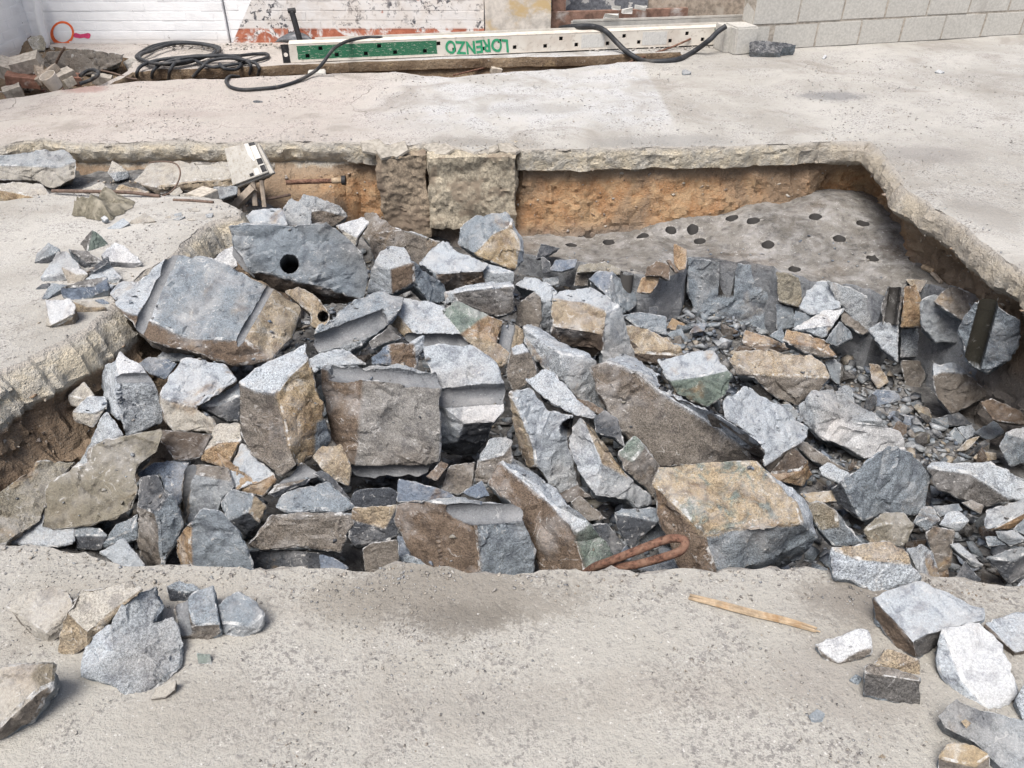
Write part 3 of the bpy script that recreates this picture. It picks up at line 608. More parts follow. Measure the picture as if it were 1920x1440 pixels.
def R(zone, label, verts, faces, z=None, th=.6, gr=None, name='stone', cat=None, ground=None, amp=1.0, lift=0.0, fine=1.0, yf=None, rise=None):
    NROCK[0] += 1; seed = NROCK[0]
    px = pts2(zone, verts)
    if zone not in 'TV': q0 = np.mean(px, 0); px = [tuple(q0+(np.array(q)-q0)*(1.045 if ground is None else 1.06)) for q in px]
    F = parse_faces(faces); used = sorted({i for f in F for i in f[0]}); assert used == list(range(len(px))), (label, used, len(px))
    cu, cv = np.mean(px, 0)
    if yf is not None: d0 = np.linalg.norm(PY(cu, cv, np.interp(cu, FRU, FRY)-yf)-ORG)/np.linalg.norm(ray(cu, cv))
    elif z is not None: d0 = np.linalg.norm(P(cu, cv, z)-ORG)/np.linalg.norm(ray(cu, cv))
    elif ground is not None: d0 = np.linalg.norm(P(cu, cv, ground+.05)-ORG)/np.linalg.norm(ray(cu, cv))
    else:
        q = on_surface(cu, cv, CARRIER); d0 = np.linalg.norm(q-ORG)/np.linalg.norm(ray(cu, cv))
    rays, d = solve(px, F, d0-lift)
    pts = np.array([ORG+r*k for r, k in zip(rays, d)])
    if ground is not None:      # slide along the view until the lowest point rests on the ground
        lo = pts[:, 2].argmin(); up = (0.0 if len(F) > 1 else .22)*math.sqrt(max(1e-6, np.ptp(np.array(px)[:, 0])*np.ptp(np.array(px)[:, 1])))*d0/FPX if rise is None else rise
        s_ = (CAM_H-(ground+up-.004))/(CAM_H-pts[lo, 2]); pts = ORG+(pts-ORG)*s_
    ua = np.array(px); size = math.sqrt(max(1e-6, (np.ptp(ua[:, 0])*np.ptp(ua[:, 1]))))*d0/FPX
    cen = pts.mean(0); vw = cen-ORG; vw /= np.linalg.norm(vw)
    bdir = vw+np.array((0, 0, -.28)) if ground is None else np.array((vw[0], vw[1], -.15)); bdir /= np.linalg.norm(bdir)
    bm = bmesh.new(); tl = bm.faces.layers.int.new('t'); el = bm.faces.layers.float.new('edge')
    bv = [bm.verts.new(p) for p in pts]; fcs = []
    for idx, nn, tt in F:
        f = bm.faces.new([bv[i] for i in idx]); f[tl] = tid(tt); fcs.append(f)
    ecount = {}
    for idx, *_ in F:
        for i in range(len(idx)):
            a, b_ = idx[i], idx[(i+1) % len(idx)]; ecount.setdefault(frozenset((a, b_)), []).append((a, b_))
    nxt = {}
    bnd = [e[0] for e in ecount.values() if len(e) == 1]
    # walk the boundary irrespective of the faces' winding
    adj = {}
    for a, b_ in bnd: adj.setdefault(a, []).append(b_); adj.setdefault(b_, []).append(a)
    start = bnd[0][0]; loop = [start]; prev = None; cur = start
    while True:
        nx_ = [q for q in adj[cur] if q != prev]
        if not nx_ or (nx_[0] == start and len(loop) > 2) or len(loop) > 60: break
        prev, cur = cur, nx_[0]
        if cur == start: break
        loop.append(cur)
    lc = pts[loop].mean(0); t_ = th*size; back = []
    for i in loop:
        p = lc+(pts[i]-lc)*(.80+.1*nz(pts[i], 9, seed))+bdir*t_*(1+.2*nz(pts[i], 7, seed+2))
        if ground is not None:
            hh = max(0.0, pts[i][2]-ground); q_ = lc+(pts[i]-lc)*.94; p = np.array((q_[0]+bdir[0]*hh*.55, q_[1]+bdir[1]*hh*.55, ground-.012))
        back.append(bm.verts.new(p))
    bc = bm.verts.new(lc+bdir*t_*1.35 if ground is None else np.array((lc[0], lc[1], ground-.012)))
    sidet = tid('n' if F[-1][2] in ('b', 'd', 'm', 't', 'o', 'y', 's') else 'g'); n = len(loop)
    for k in range(n):
        a, b_ = loop[k], loop[(k+1) % n]
        f = bm.faces.new((bv[a], bv[b_], back[(k+1) % n], back[k])); f[tl] = sidet
        f = bm.faces.new((back[k], back[(k+1) % n], bc)); f[tl] = sidet
    bmesh.ops.recalc_face_normals(bm, faces=bm.faces)
    refine(bm, size, max(.009, size/25)/fine, amp, seed)
    if ground is not None:
        for q in bm.verts: q.co.z = max(q.co.z, ground-.012)
    G = []
    for g_ in (gr or []):
        if g_[0] == 'g': a, b_ = zp(zone, g_[1], g_[2]), zp(zone, g_[3], g_[4]); G.append(('g', *a, *b_, *g_[5:]))
        else: a = zp(zone, g_[1], g_[2]); G.append(('h', *a, *g_[3:]))
    o = finish(bm, name, None, G, seed); REG[o.name] = [px[i] for i in loop]
    return tag(o, label, cat or ('boulder' if name == 'boulder' else 'stone'))
def S2(zone, label, top, ridge, bottom, tints, nt='UUF', nf='FFU', **k):
    """two-faced stone: top outline left to right, ridge points right to left, bottom outline right to left"""
    T, Rg, B = top.split(), ridge.split(), bottom.split(); a, b_, c = len(T), len(Rg), len(B)
    vs_ = ' '.join(T+Rg+B); f1 = list(range(a))+list(range(a, a+b_)); f2 = [0]+list(range(a+b_-1, a-1, -1))+[a-1]+list(range(a+b_, a+b_+c))
    return R(zone, label, vs_, ' '.join(map(str, f1))+':%s:%s|' % (nt, tints[0])+' '.join(map(str, f2))+':%s:%s' % (nf, tints[1]), **k)
def S1(zone, label, outline, tint, n_='UF', **k):
    return R(zone, label, outline, '0-%d:%s:%s' % (len(outline.split())-1, n_, tint), **k)
# ------------------------------------------------------------------ the heap in the pit (corner points in enlarged photo zones)
B_ = dict(name='boulder')
R('A','large grey wedge block with two drill grooves, topmost at the left of the heap',
  '1120,382 1490,485 1745,602 1545,940 1200,930 985,825 685,590 890,578 760,730 960,960 1230,1020 1480,1088 1730,1065 1917,735 1850,930',
  '0-5:UUUFF:g|0 5 8 6 7:UULF:l|5 4 3 12 11 10 9 8:FFU:b|2 13 14 12 3:UUFRR:t', z=-.02, th=.5, gr=[('g',1085,470,930,800,.023,.004),('g',1720,640,1570,900,.015,.004)], **B_)
R('B','wide dark grey block pierced by a round black drill hole',
  '100,215 430,218 720,207 800,250 955,385 990,540 960,690 850,665 560,555 400,530 200,500 130,400 720,705 440,620',
  '0-11:FFFU:g|10 9 8 7 6 12 13:FDD:d', z=.02, th=.5, gr=[('h',490,465,.037,.25),('g',160,440,215,520,.02,.0)], **B_)
S2('B','pale bluish block directly behind the block with the drill hole','165,215 215,150 260,108 440,105 480,215','330,190','330,240','lg')
S2('B','squat light grey stone between the pale bluish block and the speckled slanting one behind it','430,120 500,40 560,75 632,122','560,140','625,225 480,215','aa',nt='UUFL',nf='FU')
S2('B','speckled grey slanting stone at the very back of the heap','550,72 580,12 690,40 810,85 865,155','700,110 640,120','770,225 630,215','an',nt='UUF',nf='FFUR',**B_)
R('B','white-topped stone to the right of the drill-hole block','785,215 960,160 1000,195 930,290 920,345 890,330','0 1 2 3:UUF:w|0 3 4 5:FFUR:s')
R('B','big rounded brownish grey boulder half buried before the footing','940,262 980,140 1050,135 1140,205 1450,320 1340,470 1040,455 1000,330 1010,270 1220,235',
  '0-3 9 8:UUFL:n|3 4 9:UUF:a|8 9 4 5 6 7:FFU:n|0 8 7:LF:n', z=-.3, **B_)
R('B','white crested block with a small brown front cavity','990,655 1020,480 1090,390 1150,362 1232,355 1280,445 1140,490 1150,655 1290,580 1485,590 1490,705 1390,712',
  '1-6:UUF:l|0 1 6 7:FLU:l|6 5 8 7:FFD:b|5 9 10 11 8:UFRR:g', **B_)
R('C','tall block with blue top and ochre-veined face under the footing','200,325 228,210 330,150 505,143 545,190 430,262 300,392 530,222 580,310 575,495 470,472 600,300 620,435',
  '0-3 4 7 5 6:UUFL:g|5 7 8 9 10 6:FFU:y|7 4 11 12 9 8:FRRU:l', z=-.2, **B_)
R('B','flat bluish slab with a rust-streaked brown front edge','1330,460 1390,370 1480,310 1560,385 1640,410 1770,460 1735,505 1440,520 1430,548 1740,592 1500,632 1450,582',
  '0-7:UUUF:l|7 6 9 10 11:FFD:b|0 7 11 8:FL:g', **B_)
S2('C','small pale slab beside the ochre-veined block','345,480 400,460 560,512','440,520','560,585 440,588 380,592','la')
R('C','long dark brown slab lying level in the middle of the heap','118,640 270,600 530,575 555,602 555,770 460,800 380,780 200,705 125,722 180,640',
  '0 1 2 3 9:UUUB:l|9 3 4 5 6 7:FFU:x|0 9 7 8:FLU:a', **B_)
R('B','tilted grey slab with a broad drill groove along its lower front','660,890 800,780 920,690 1080,635 1218,680 1205,745 970,852 920,842 680,925 1150,825 880,1030 830,1005 690,1035 650,960',
  '0-8:UUUF:g|5 9 10 11 12 8 7 6:FFU:a|0 8 12 13:FL:n', z=-.1, gr=[('g',720,960,930,880,.042,-.002,.1)], **B_)
R('B','smooth pale blue flat slab with a drill groove under its front edge','1215,690 1420,708 1500,760 1600,922 1310,922 1205,785 1250,965 1150,845 1640,935 1640,992 1350,995',
  '0-5:UUUF:l|5 4 6 7:FL:t|4 3 8 9 10 6:FF:a', gr=[('g',1340,958,1620,962,.034,-.004)], **B_)
R('B','green and orange stained wedge beside the smooth pale slab','1470,765 1572,705 1770,790 1870,822 1832,968 1590,912 1905,1030 1855,1112 1700,1030',
  '0 1 2 5:UUF:v|2 3 4 5:UFR:o|5 4 6 7 8:FFU:t', **B_)
R('C','tan stone with an upright half drill bore, right of the orange stain','500,840 570,850 632,892 622,972 540,1030 468,985','0-5:FUR:t', gr=[('g',530,860,505,990,.03,0.0)])
R('B','large pale blue block with scooped drill bore and dark base',
  '1345,1000 1640,990 1810,1092 1872,1258 1700,1262 1610,1330 1455,1352 1868,1410 1810,1475 1600,1482 1560,1602 1440,1612 1690,1690 1450,1650',
  '0-6:UUFF:l|5 4 3 7 8 9:FU:w|6 5 9 10 11:FFL:l|9 8 12 13 11 10:FFD:k', gr=[('g',1640,1310,1840,1300,.036,.012,.1)], **B_)
R('B','small blocky stone with blue left and brown middle faces','1015,1060 1120,985 1240,970 1352,920 1345,1000 1300,1142 1140,1105 1020,1112 1280,985',
  '0 1 6 7:FLU:e|1 2 8 5 6:FFU:b|2 3 4 5 8:FUR:l')
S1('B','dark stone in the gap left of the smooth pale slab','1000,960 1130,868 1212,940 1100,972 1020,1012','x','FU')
S1('B','pale stone chip with a hollow, between the grooved slab and the big square slab','610,1072 680,1040 800,1005 870,1030 980,1105 820,1118 720,1122 650,1165','l','UF')
R('F','tall block with brown front, yellow ochre side and pale top, left of the square slab',
  '155,50 450,-110 595,-185 612,-90 480,30 415,125 290,120 200,82 690,150 702,290 650,310 645,502 570,578 490,470 460,300 540,582 450,642 330,582 230,512 170,380 165,250 745,390 735,460',
  '0-7:UUF:l|4 3 8 9 10 11 12 13 14 5:FFRRU:y|0 7 6 5 14 13 15 16-20:FFLU:n|9 21 22 11 10:FR:g|13 12 15:FD:d', z=-.1, **B_)
S1('B','tan stone with a round bore end below the drill-hole block','460,640 540,610 640,650 740,760 752,842 690,892 620,862 630,790','t','FU',z=-.1,gr=[('h',705,800,.022,.12)])
S1('B','white stone tip behind the big wedge block','-10,440 70,370 135,345 155,475 110,490 20,500','w','UF',z=-.02)
R('E','large pale greenish-white angular block left of the ochre-sided block','1030,140 1085,12 1190,-85 1420,-65 1520,40 1310,180 1262,218 1370,290 1390,370 1130,368 1058,285',
  '0-4 5 6:UUF:l|0 6 7 8 9 10:FFU:s', z=-.15, **B_)
S2('E','dark wedge stone leaning on the pale greenish-white block','1262,215 1530,60 1560,130','1400,200','1535,302 1470,306 1350,250','gk')
R('E','tall pale block with a thin groove line beside the left pit bank','660,85 672,-40 740,-85 770,-140 930,-25 968,42 770,42 755,150 780,300 690,240 1045,205 1050,310 810,408',
  '2-6:UUF:w|0 1 2 6 7 8 9:FLLU:l|6 5 10 11 12 8 7:FFRU:a', z=-.15, gr=[('g',790,30,945,25,.018,.006,.03)], **B_)
S1('A','bluish stone under the left end of the big wedge block','880,1100 960,1058 1062,1070 1142,1100 1065,1205 960,1165','e','UF')
S1('A','pale fragment tucked under the wedge block','1010,1060 1080,990 1190,1000 1250,1060 1180,1085 1060,1095','l','UF',z=-.2)
R('E','big olive-brown pointed slab standing at the left end of the pit','260,990 320,740 450,620 560,582 590,470 840,400 1030,345 1042,400 1000,520 900,592 872,650 890,740 850,880 700,942 480,987 330,1000',
  '0-15:FFUU:m', z=-.27, th=.28, **B_)
S1('E','pale slanting stone behind the olive-brown pointed slab','480,610 560,490 640,300 682,240 735,305 800,402 600,462 590,570','l','UFL',z=-.28)
R('E','large mud-covered slab at the left edge of the picture, inside the pit','-120,820 0,752 250,568 480,580 335,740 262,950 150,1020 40,1090 -120,1110','0-8:UUFR:m',z=-.33,th=.3,**B_)
S1('E','light blue dusty stone at the foot of the mud-covered slab','50,1092 130,940 262,858 330,960 480,990 472,1085 370,1115','l','UUF',z=-.4)
S2('E','small dark cube-like stone beside the light blue dusty one','470,1042 500,960 640,1000 690,1042','560,1040','650,1132 500,1125','gk',z=-.42)
S2('E','small streaked grey stone left of the tall dark block','650,1092 740,980 885,900','840,1010','885,1060 800,1095 660,1125','gg',z=-.42)
S1('E','bright pale blue stone showing just above the near pit edge at left','640,1152 790,1060 850,1120 925,1222 940,1275 800,1265','l','UF',z=-.38)
R('E','tall dark block with a pale streak down its face','905,682 1010,655 1080,782 1112,770 1150,880 1172,992 1120,1100 1060,1192 1050,1260 930,1260 885,1082 890,850 1000,900',
  '0 1 2 12 11:FLU:k|2 3 4 5 6 7 8 12:FFRU:g|11 12 8 9 10:FFL:n', **B_)
S1('E','dark blue rounded stone behind the tall dark block','880,642 990,572 1100,560 1225,570 1190,640 1175,800 1140,852 1080,775 1020,662 912,684','e','FU',z=-.34)
R('E','brownish stone with an upright drill groove on its left side','1185,602 1232,580 1462,600 1512,732 1430,802 1412,872 1215,975 1160,870 1235,640 1490,690',
  '0 1 2 9 8:UUF:n|8 9 3 4 5 6:FFU:a|0 8 6 7:FL:n', gr=[('g',1208,640,1188,900,.026,.0,.06)], **B_)
R('E','blue-green block with a rusty left side above the near pit edge','1125,1070 1210,962 1300,872 1430,890 1540,1012 1622,1245 1640,1300 1225,1300 1175,1260 1140,1162',
  '0 1 7 8 9:FL:o|1-7:FFU:g', **B_)
S1('E','dark brown stone under the pale greenish-white block','1040,362 1130,372 1362,390 1285,542 1130,557 1030,432','d','FU',z=-.24)
S2('E','ochre stone with pale top below the dark leaning wedge','1290,500 1390,325 1542,318 1550,430','1400,440','1480,562 1440,602 1290,557','so',nt='UUFL',nf='FFU',z=-.25)
S2('F','pale speckled stone with an ochre lower face, left of the ochre-sided block','100,622 190,445 290,560 392,632','280,690 160,735','402,690 320,792 200,765','lo',nt='UUF',nf='FFU')
R('F','dark white-flecked stone with a tan right side','50,842 110,740 250,770 342,852 300,962 200,1047 90,942 230,880','0 1 2 7 6:UFL:g|2 3 4 7:FRU:t|6 7 4 5:FF:k')
S2('F','dark stone with a smooth bore hollow, in front of the ochre-sided block','345,772 500,640 580,560 672,620','560,690','600,705 400,795','nk',gr=[('g',500,640,620,620,.03,.0,.03)])
S2('F','blue-grey triangular slab lying over the long brown slab','395,862 440,770 740,695 912,857','800,878 640,865','800,902 700,892 500,902','gl',nt='UUF')
S2('F','long flat brown slab low at the front of the heap','225,1100 370,905 700,893 890,900','620,930 400,930','890,962 830,1092 820,1152 600,1112 310,1137','nn',nt='UUUF',nf='FFU',**B_)
S2('F','small tan stone wedged at the foot of the square slab','640,532 700,475 820,450 892,612','780,560','872,722 780,692 700,612','tt',nt='UFL',nf='FRU')
S1('F','dark curved stone behind the blue-grey triangular slab','640,642 700,620 792,690 882,802 880,832 760,722','k','FU')
R('F','big upright square slab with brown left side and drill-grooved top edge',
  '700,-30 760,-52 1250,-45 1420,0 1452,82 965,42 700,120 750,402 860,562 900,655 940,320 1440,542 1350,652',
  '0 1 2 3 4 5:UUBF:a|0 5 10 9 8 7 6:FFLU:b|5 4 11 12 9 10:FFU:q', z=-.17, th=.45, gr=[('g',990,10,1400,45,.036,-.002),('g',930,655,1310,655,.036,.004)], **B_)
S1('F','small dark block directly under the square slab','880,832 900,770 950,745 1130,735 1185,770 1172,852 920,867','k','FFU')
S1('F','dark blue slab right of the small block under the square slab','1180,832 1190,680 1300,700 1492,752 1555,795 1300,830','e','UF')
S1('F','dark brownish stone in the shadowed gap right of the square slab','1460,752 1520,590 1682,570 1662,722 1580,782','n','FU',z=-.33)
S1('F','small brown stone tucked at the right foot of the square slab','1370,662 1460,568 1515,585 1440,690','b','FU')
S2('G','rounded grey stone right of the dark-based pale blue block','120,560 200,420 300,405 350,432','280,520','345,562 270,660 200,705 100,692','an',nt='UUFL',nf='FFU')
S1('G','small dark triangular stone before the rounded grey one','20,765 150,690 195,782 120,806','e','FU')
S2('F','tan-grey stone with a black flecked front, in front of the square slab','880,942 900,860 1182,850','1100,1000','1187,1042 1080,1082 920,1112 870,1052','tk',nt='UFF',nf='FFU')
S1('F','small brown stone at the near pit edge under the tan-grey one','958,1132 1020,1090 1182,1070 1195,1200 1120,1290 980,1290','n','FFU')
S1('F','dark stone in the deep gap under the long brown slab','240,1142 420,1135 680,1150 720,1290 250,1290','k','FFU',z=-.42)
S1('F','wavy blue sliver in the gap by the near pit edge','680,1162 770,1180 870,1250 800,1290 690,1260','e','UF',z=-.38)
S1('F','small blue oval flake beside the brown and blue block','1195,1182 1250,1165 1330,1200 1395,1255 1300,1285 1240,1260','g','UF',z=-.34)
S1('F','narrow dark blue stone left of the brown and blue block','1178,1040 1235,1050 1380,1240 1260,1250 1190,1175','e','FU',z=-.36)
R('F','squared block with brown left and blue right face at the near edge','1178,945 1185,840 1290,815 1560,790 1900,848 1970,872 1972,932 1680,967 1600,852 1710,1310 1380,1290 1230,1052 2012,1002 2046,1130 2048,1310',
  '2-6 7 8:UUUF:a|0 1 2 8 7 9 10 11:FFLU:b|7 6 12 13 14 9:FFRU:g', z=-.24, gr=[('g',1640,905,1930,895,.034,.002,.06)], **B_)
R('G','long leaning slab with brown left face and pale blue edge','195,722 290,582 370,568 530,660 700,850 832,960 740,1015 620,860 540,790 900,1042 985,1200 990,1290 810,1290 750,1082 540,1290 430,1050 400,892',
  '1-8:UULB:l|0 1 8 7 6 13 12 14-16:FFLLU:b|6 5 9 10 11 12 13:FUR:v', **B_)
R('G','tall pale blue slab with a bitten round bore on its right edge','340,130 470,100 582,240 735,278 732,385 705,410 742,560 762,722 650,758 500,585 480,440 400,240 470,602 440,592 370,400',
  '0-11:UFFR:l|0 11 10 9 12 13 14:FL:t', gr=[('h',715,345,.033,.2)], **B_)
S1('G','thin flat pale flake lying over the tall slabs in mid heap','415,30 490,20 560,-22 622,0 680,70 762,160 902,262 872,297 740,272 590,190 490,110','l','UUF',th=.09,lift=.10,name='stone_flake')
R('G','pale curved block with a tan ridge, leaning right of the slab with the bitten bore','715,412 750,330 790,285 850,352 1000,582 1090,662 1220,770 1232,832 1140,862 1060,802 880,792 760,592 920,580',
  '0 1 2 12 10 11:FLU:l|2 3 4 5 12:UFR:t|12 5 9 10:FFU:a|5 6 7 8 9:FUR:a', gr=None, **B_)
S1('G','small black stone above the teal-topped triangular one','870,292 940,240 1020,290 1065,465 1000,415 880,382','k','FU')
S2('G','triangular stone with a teal stain at its tip','1025,512 1140,390 1200,470','1120,560','1292,602 1262,822 1200,742 1060,612','vn',nt='UFL',nf='FFRU')
R('G','very long brown boulder with a pale upper edge and scalloped end, right of centre',
  '875,-30 960,-62 1044,-112 1194,-76 1290,12 1300,98 1600,240 1925,432 1800,442 1500,242 1280,108 1150,-8 1872,562 1600,587 1280,592 1130,452 1000,282 900,102 1935,560',
  '1-11:UUUB:l|0 1 11 10 9 8 12-17:FFLU:n|8 7 18 12:FRD:d', z=-.28, gr=[('h',1290,60,.03,.1)], **B_)
R('H','smooth pale grey rectangular slab tilted beside the long brown boulder','0,172 150,80 550,350 500,422 245,592 225,432 0,292 280,642','0-6:UUFR:l|4 3 7:FFR:n', th=.3, **B_)
R('G','big block with a colourful ochre, green and rust top, at the near right',
  '1260,722 1300,603 1600,592 1914,580 2150,852 2190,962 1960,985 1740,1000 1580,1040 1480,900 1350,780 1665,1290 1490,1290 1400,1162 1290,902 2304,1070 2200,1180 2060,1240 1900,1296 2254,860',
  '0-10:UUUF:p|0 10 9 8 11 12 13 14:FFLLU:b|8 7 6 5 15 16 17 18 11:FFD:g|3 19 15 5 4:URF:l', z=-.2, th=.45, **B_)
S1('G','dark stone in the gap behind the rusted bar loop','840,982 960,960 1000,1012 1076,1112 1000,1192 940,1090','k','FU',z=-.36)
S2('G','dark blue-grey stone left of the colourful block','1000,902 1050,870 1272,860 1292,952','1100,910','1160,1052 1140,1147 1070,1092','gk',nt='UUF')
S1('G','grey stone just over the rusted bar loop','1160,1072 1280,960 1345,1052 1300,1120 1200,1135','g','UF',z=-.36)
S1('G','blue stone beneath the rusted bar loop','1110,1245 1240,1190 1420,1180 1465,1295 1280,1300','e','UF',z=-.4)
S1('G','small blue chip left of the rusted bar loop','1010,1190 1080,1100 1140,1152 1100,1200','e','UF',z=-.38)
S1('G','dark slab fragment under the tall pale blue slab','720,832 780,780 950,932 800,947','n','UF',z=-.36)
S1('G','dark brown stone in the gap between the leaning slabs','640,772 760,720 852,792 780,806 700,834','d','FU',z=-.37)
R('C','boxy block with a tan front panel, pale top and blue right side','810,690 855,640 1060,620 1160,672 1228,735 1150,775 980,700 820,855 1132,905 1130,1012 1060,1052 930,992 800,922 1300,950 1332,1062 1120,1112',
  '0 1 2 3 4 5 6:UUUF:l|0 6 5 8 7:FU:t|7 8 9 10 11 12:FFD:d|5 4 13 14 15 9 8:FRU:a', z=-.28, **B_)
R('C','pale block with black seams left of the boxy tan block','560,602 640,540 800,592 850,640 810,702 790,902 742,872 742,702 690,642','0 1 2 3 4 7 8:UUF:l|7 4 5 6:FF:l')
S1('C','rounded brown stone end between the dark level slab and the boxy block','570,852 590,720 690,640 735,682 742,822 720,872 640,874','n','FFLU')
S2('C','pinkish brown stone with a pale top left of the long grey rounded boulder','540,1000 620,970 660,1030','560,1050','692,1082 712,1172 622,1252 560,1285 520,1202 510,1132','ln',nt='UUF',nf='FFU')
R('C','long rounded light grey boulder sloping to the right in mid heap','630,872 680,855 880,970 1072,1072 1087,1112 1080,1182 1162,1385 1112,1402 960,1322 900,1242 700,1082 632,962 860,1040',
  '0 1 2 3 12:UUB:l|0 12 9 10 11:UFL:a|12 3 4 5 6 7 8 9:FFRU:a', **B_)
S1('C','brown strip of stone showing under the long rounded grey boulder','955,1322 1040,1340 1145,1402 1110,1430 1010,1385','b','FU',z=-.3)
S1('C','grey-blue stone right of the boxy tan block','1250,792 1370,770 1540,800 1545,922 1350,862','g','UF',z=-.5)
S2('C','tan flat stone with a dark front, right of the boxy tan block','1270,852 1400,880 1540,930 1620,1000 1662,1045','1480,1035 1330,1025','1480,1102 1340,1082 1290,942','td',nt='UUF')
R('C','flat slab with grey top and dark green front, behind the smooth pale slab','1490,1075 1840,1025 1925,1142 1760,1180 1560,1205 1960,1180 1930,1290 1810,1380 1610,1300','0-4:UUUF:l|4 3 2 5 6 7 8:FFU:v', z=-.42, **B_)
R('C','rounded blue-grey block below the drilled shelf','1040,560 1100,505 1200,520 1350,642 1342,722 1252,787 1150,662','0 1 2 6:UUF:e|2 3 4 5 6:FRU:g', yf=0.12, **B_)
S1('C','brown block with a rounded bore face at the foot of the shelf','945,602 970,490 1002,480 1042,542 1036,602','n','FFU',yf=0.1)
S1('C','flat dusty block at the broken lip of the shelf','960,520 985,465 1150,448 1245,490 1242,532 1100,508','m','UUF',yf=0.070)
S1('C','bright orange-rusted stone in front of the shelf','1350,642 1380,550 1500,520 1480,600 1440,652','o','FU',yf=0.15)
S1('C','reddish brown flake behind the bright orange stone','1400,540 1420,480 1480,440 1560,470 1560,570 1500,540','b','FU',yf=0.110)
S1('C','upright rust-faced slab leaning on the shelf corner','1590,462 1588,330 1625,345 1672,370 1666,492 1620,502','o','FLU',yf=0.070)
S1('C','thin rusty sliver left of the upright rust-faced slab','1540,442 1560,430 1622,512 1600,518','b','FU',yf=0.100,name='stone_flake')
S1('C','dark slab heap corner right of the ochre-veined block','700,432 735,330 860,360 790,400 740,420','k','FU',yf=0.100)
S1('C','blue-black chip pile top by the ochre-veined block','790,502 830,440 965,428 955,482 870,512','e','UUF',yf=0.150)
S1('C','dark upright chip at the shelf foot left of the blue-black chip','735,402 792,450 800,512 745,522','k','FU',yf=0.150)
S1('C','pale grey chip with flat top below the blue-black chips','740,560 850,540 845,590 780,610','g','UF',yf=0.2)
S1('C','small orange stone right of the grey-blue stone','1538,882 1580,810 1662,850 1640,892','o','FU',z=-.72)
S1('C','small blue stone below the small orange stone','1538,912 1640,870 1662,932 1620,972','g','UF',z=-.72)
S1('C','flat blue-grey chip beside the shelf front block','1688,912 1720,850 1802,840 1785,892','e','UF',yf=0.42)
S1('C','dark cubic chip above the grey-blue stone','1428,792 1430,740 1482,738 1484,802','k','FU',yf=0.2)
# blocks still standing along the broken front of the drilled shelf
R('C','big grey front block of the shelf with a half drill bore at its top','1685,422 1770,440 1900,452 2035,468 2255,470 2240,600 2190,905 2020,880 1880,860 1745,790 1690,640','0-10:FFFU:g', yf=0.050, th=.5, gr=[('g',1935,470,1928,600,.042,.026,.04,(.03,.027,.024,.3))], **B_)  # near-black bore tint paints the shade of the deep hollow
R('D','shelf block with an orange left edge and dusty tan face','330,512 420,530 548,572 470,742 400,720 340,700','0-5:FFU:m', yf=0.050)
S1('D','pale whitish fractured face right of the orange-edged shelf block','548,572 650,575 700,622 740,742 562,792 478,742','l','FUL',yf=0.070)
S1('D','large purplish grey sloping face of the shelf right of the whitish one','655,570 800,615 1015,722 1012,832 902,902 765,762 715,682','a','FFU',yf=0.070,**B_)
S1('D','dark jointed stone under the orange-edged shelf block','325,720 440,745 445,870 330,880','g','FFU',yf=0.110)
S1('D','small jointed stone right of the dark one under the shelf','448,760 560,795 545,870 440,875','g','FFU',yf=0.130)
S1('D','dark corner piece of the shelf with an upright black half bore','1000,740 1045,612 1150,612 1130,720 1112,850 1015,852','x','FFU',yf=0.090,gr=[('g',1092,630,1062,825,.030,.022,.03,(.02,.018,.016,.3))])  # bore tinted almost black, its deep shade put into the colour
R('D','narrow shelf piece stained rusty orange at its top','1150,612 1230,592 1262,700 1252,862 1130,866','0-4:FFU:o', yf=0.100)
S1('D','small orange ledge stone on top of the shelf corner','1158,560 1300,565 1255,640 1200,610','t','UF',yf=0.03)
S1('D','purplish face of the shelf right of the rusty orange piece','1252,702 1352,660 1585,852 1542,962 1350,965 1262,852','a','FFU',yf=0.150,**B_)
S1('D','upper grey block of the shelf by the right bank','1335,702 1450,602 1705,692 1640,830 1575,852','n','FUU',yf=0.05,**B_)
S1('D','dark end of the shelf at the right bank with a long olive half bore','1490,880 1600,715 1750,730 1892,832 1885,980 1810,1100 1690,1160 1560,1090','g','FFL',yf=.26,gr=[('g',1680,760,1605,1040,.038,.02,.05,(.035,.032,.024,.3))],**B_)  # dark olive bore tint also paints the shade in the hollow
S2('D','white-edged wedge stone lying before the shelf','425,882 640,760 765,750','690,850','640,937 520,902','wl',nt='UUF',yf=0.2,**B_)
S1('D','grey stone against the white-edged wedge','640,962 740,830 802,890 822,937 720,992','g','UFR',yf=0.25)
S1('D','dark angled bar of stone under the purplish shelf face','740,762 785,760 922,890 885,922 745,832','n','FU',yf=0.12)
S2('D','long rusty brown stone, left of a pair before the shelf','110,962 130,880 270,930 452,1000','300,985','280,1042 140,992','ob',nt='UUF',yf=0.35)
S2('D','long orange-ended stone, right of a pair before the shelf','365,952 400,880 640,950 722,1060','560,990','620,1064 500,1022','on',nt='UUF',yf=0.36)
S1('D','small bluish chip between the two rusty stones','285,922 360,870 382,910 372,972','g','UF',yf=0.36)
S2('D','large tan-topped rounded boulder right of centre','25,1080 70,1030 280,1020 390,1040 550,1040 640,1110 672,1190','480,1180 200,1170','600,1282 460,1372 320,1322 180,1192 80,1172','tn',nt='UUF',nf='FFU',z=-.62,**B_)
S1('D','small upright blue stone right of the tan-topped boulder','640,1092 700,1070 742,1110 737,1242 690,1212','g','FU',z=-.76)
S1('D','tan and blue pointed chip on the gravel before the shelf','925,1100 990,1110 1052,1220 982,1262 940,1202','t','FU',z=-.8)
S1('D','pale squared block of the shelf front, upper of two in a column','1130,882 1258,880 1262,1060 1130,1060','l','FFU',yf=0.1)
S1('D','brownish block of the shelf front, lower of two in a column','1130,1085 1252,1080 1290,1180 1250,1262 1160,1255','n','FFU',yf=0.22)
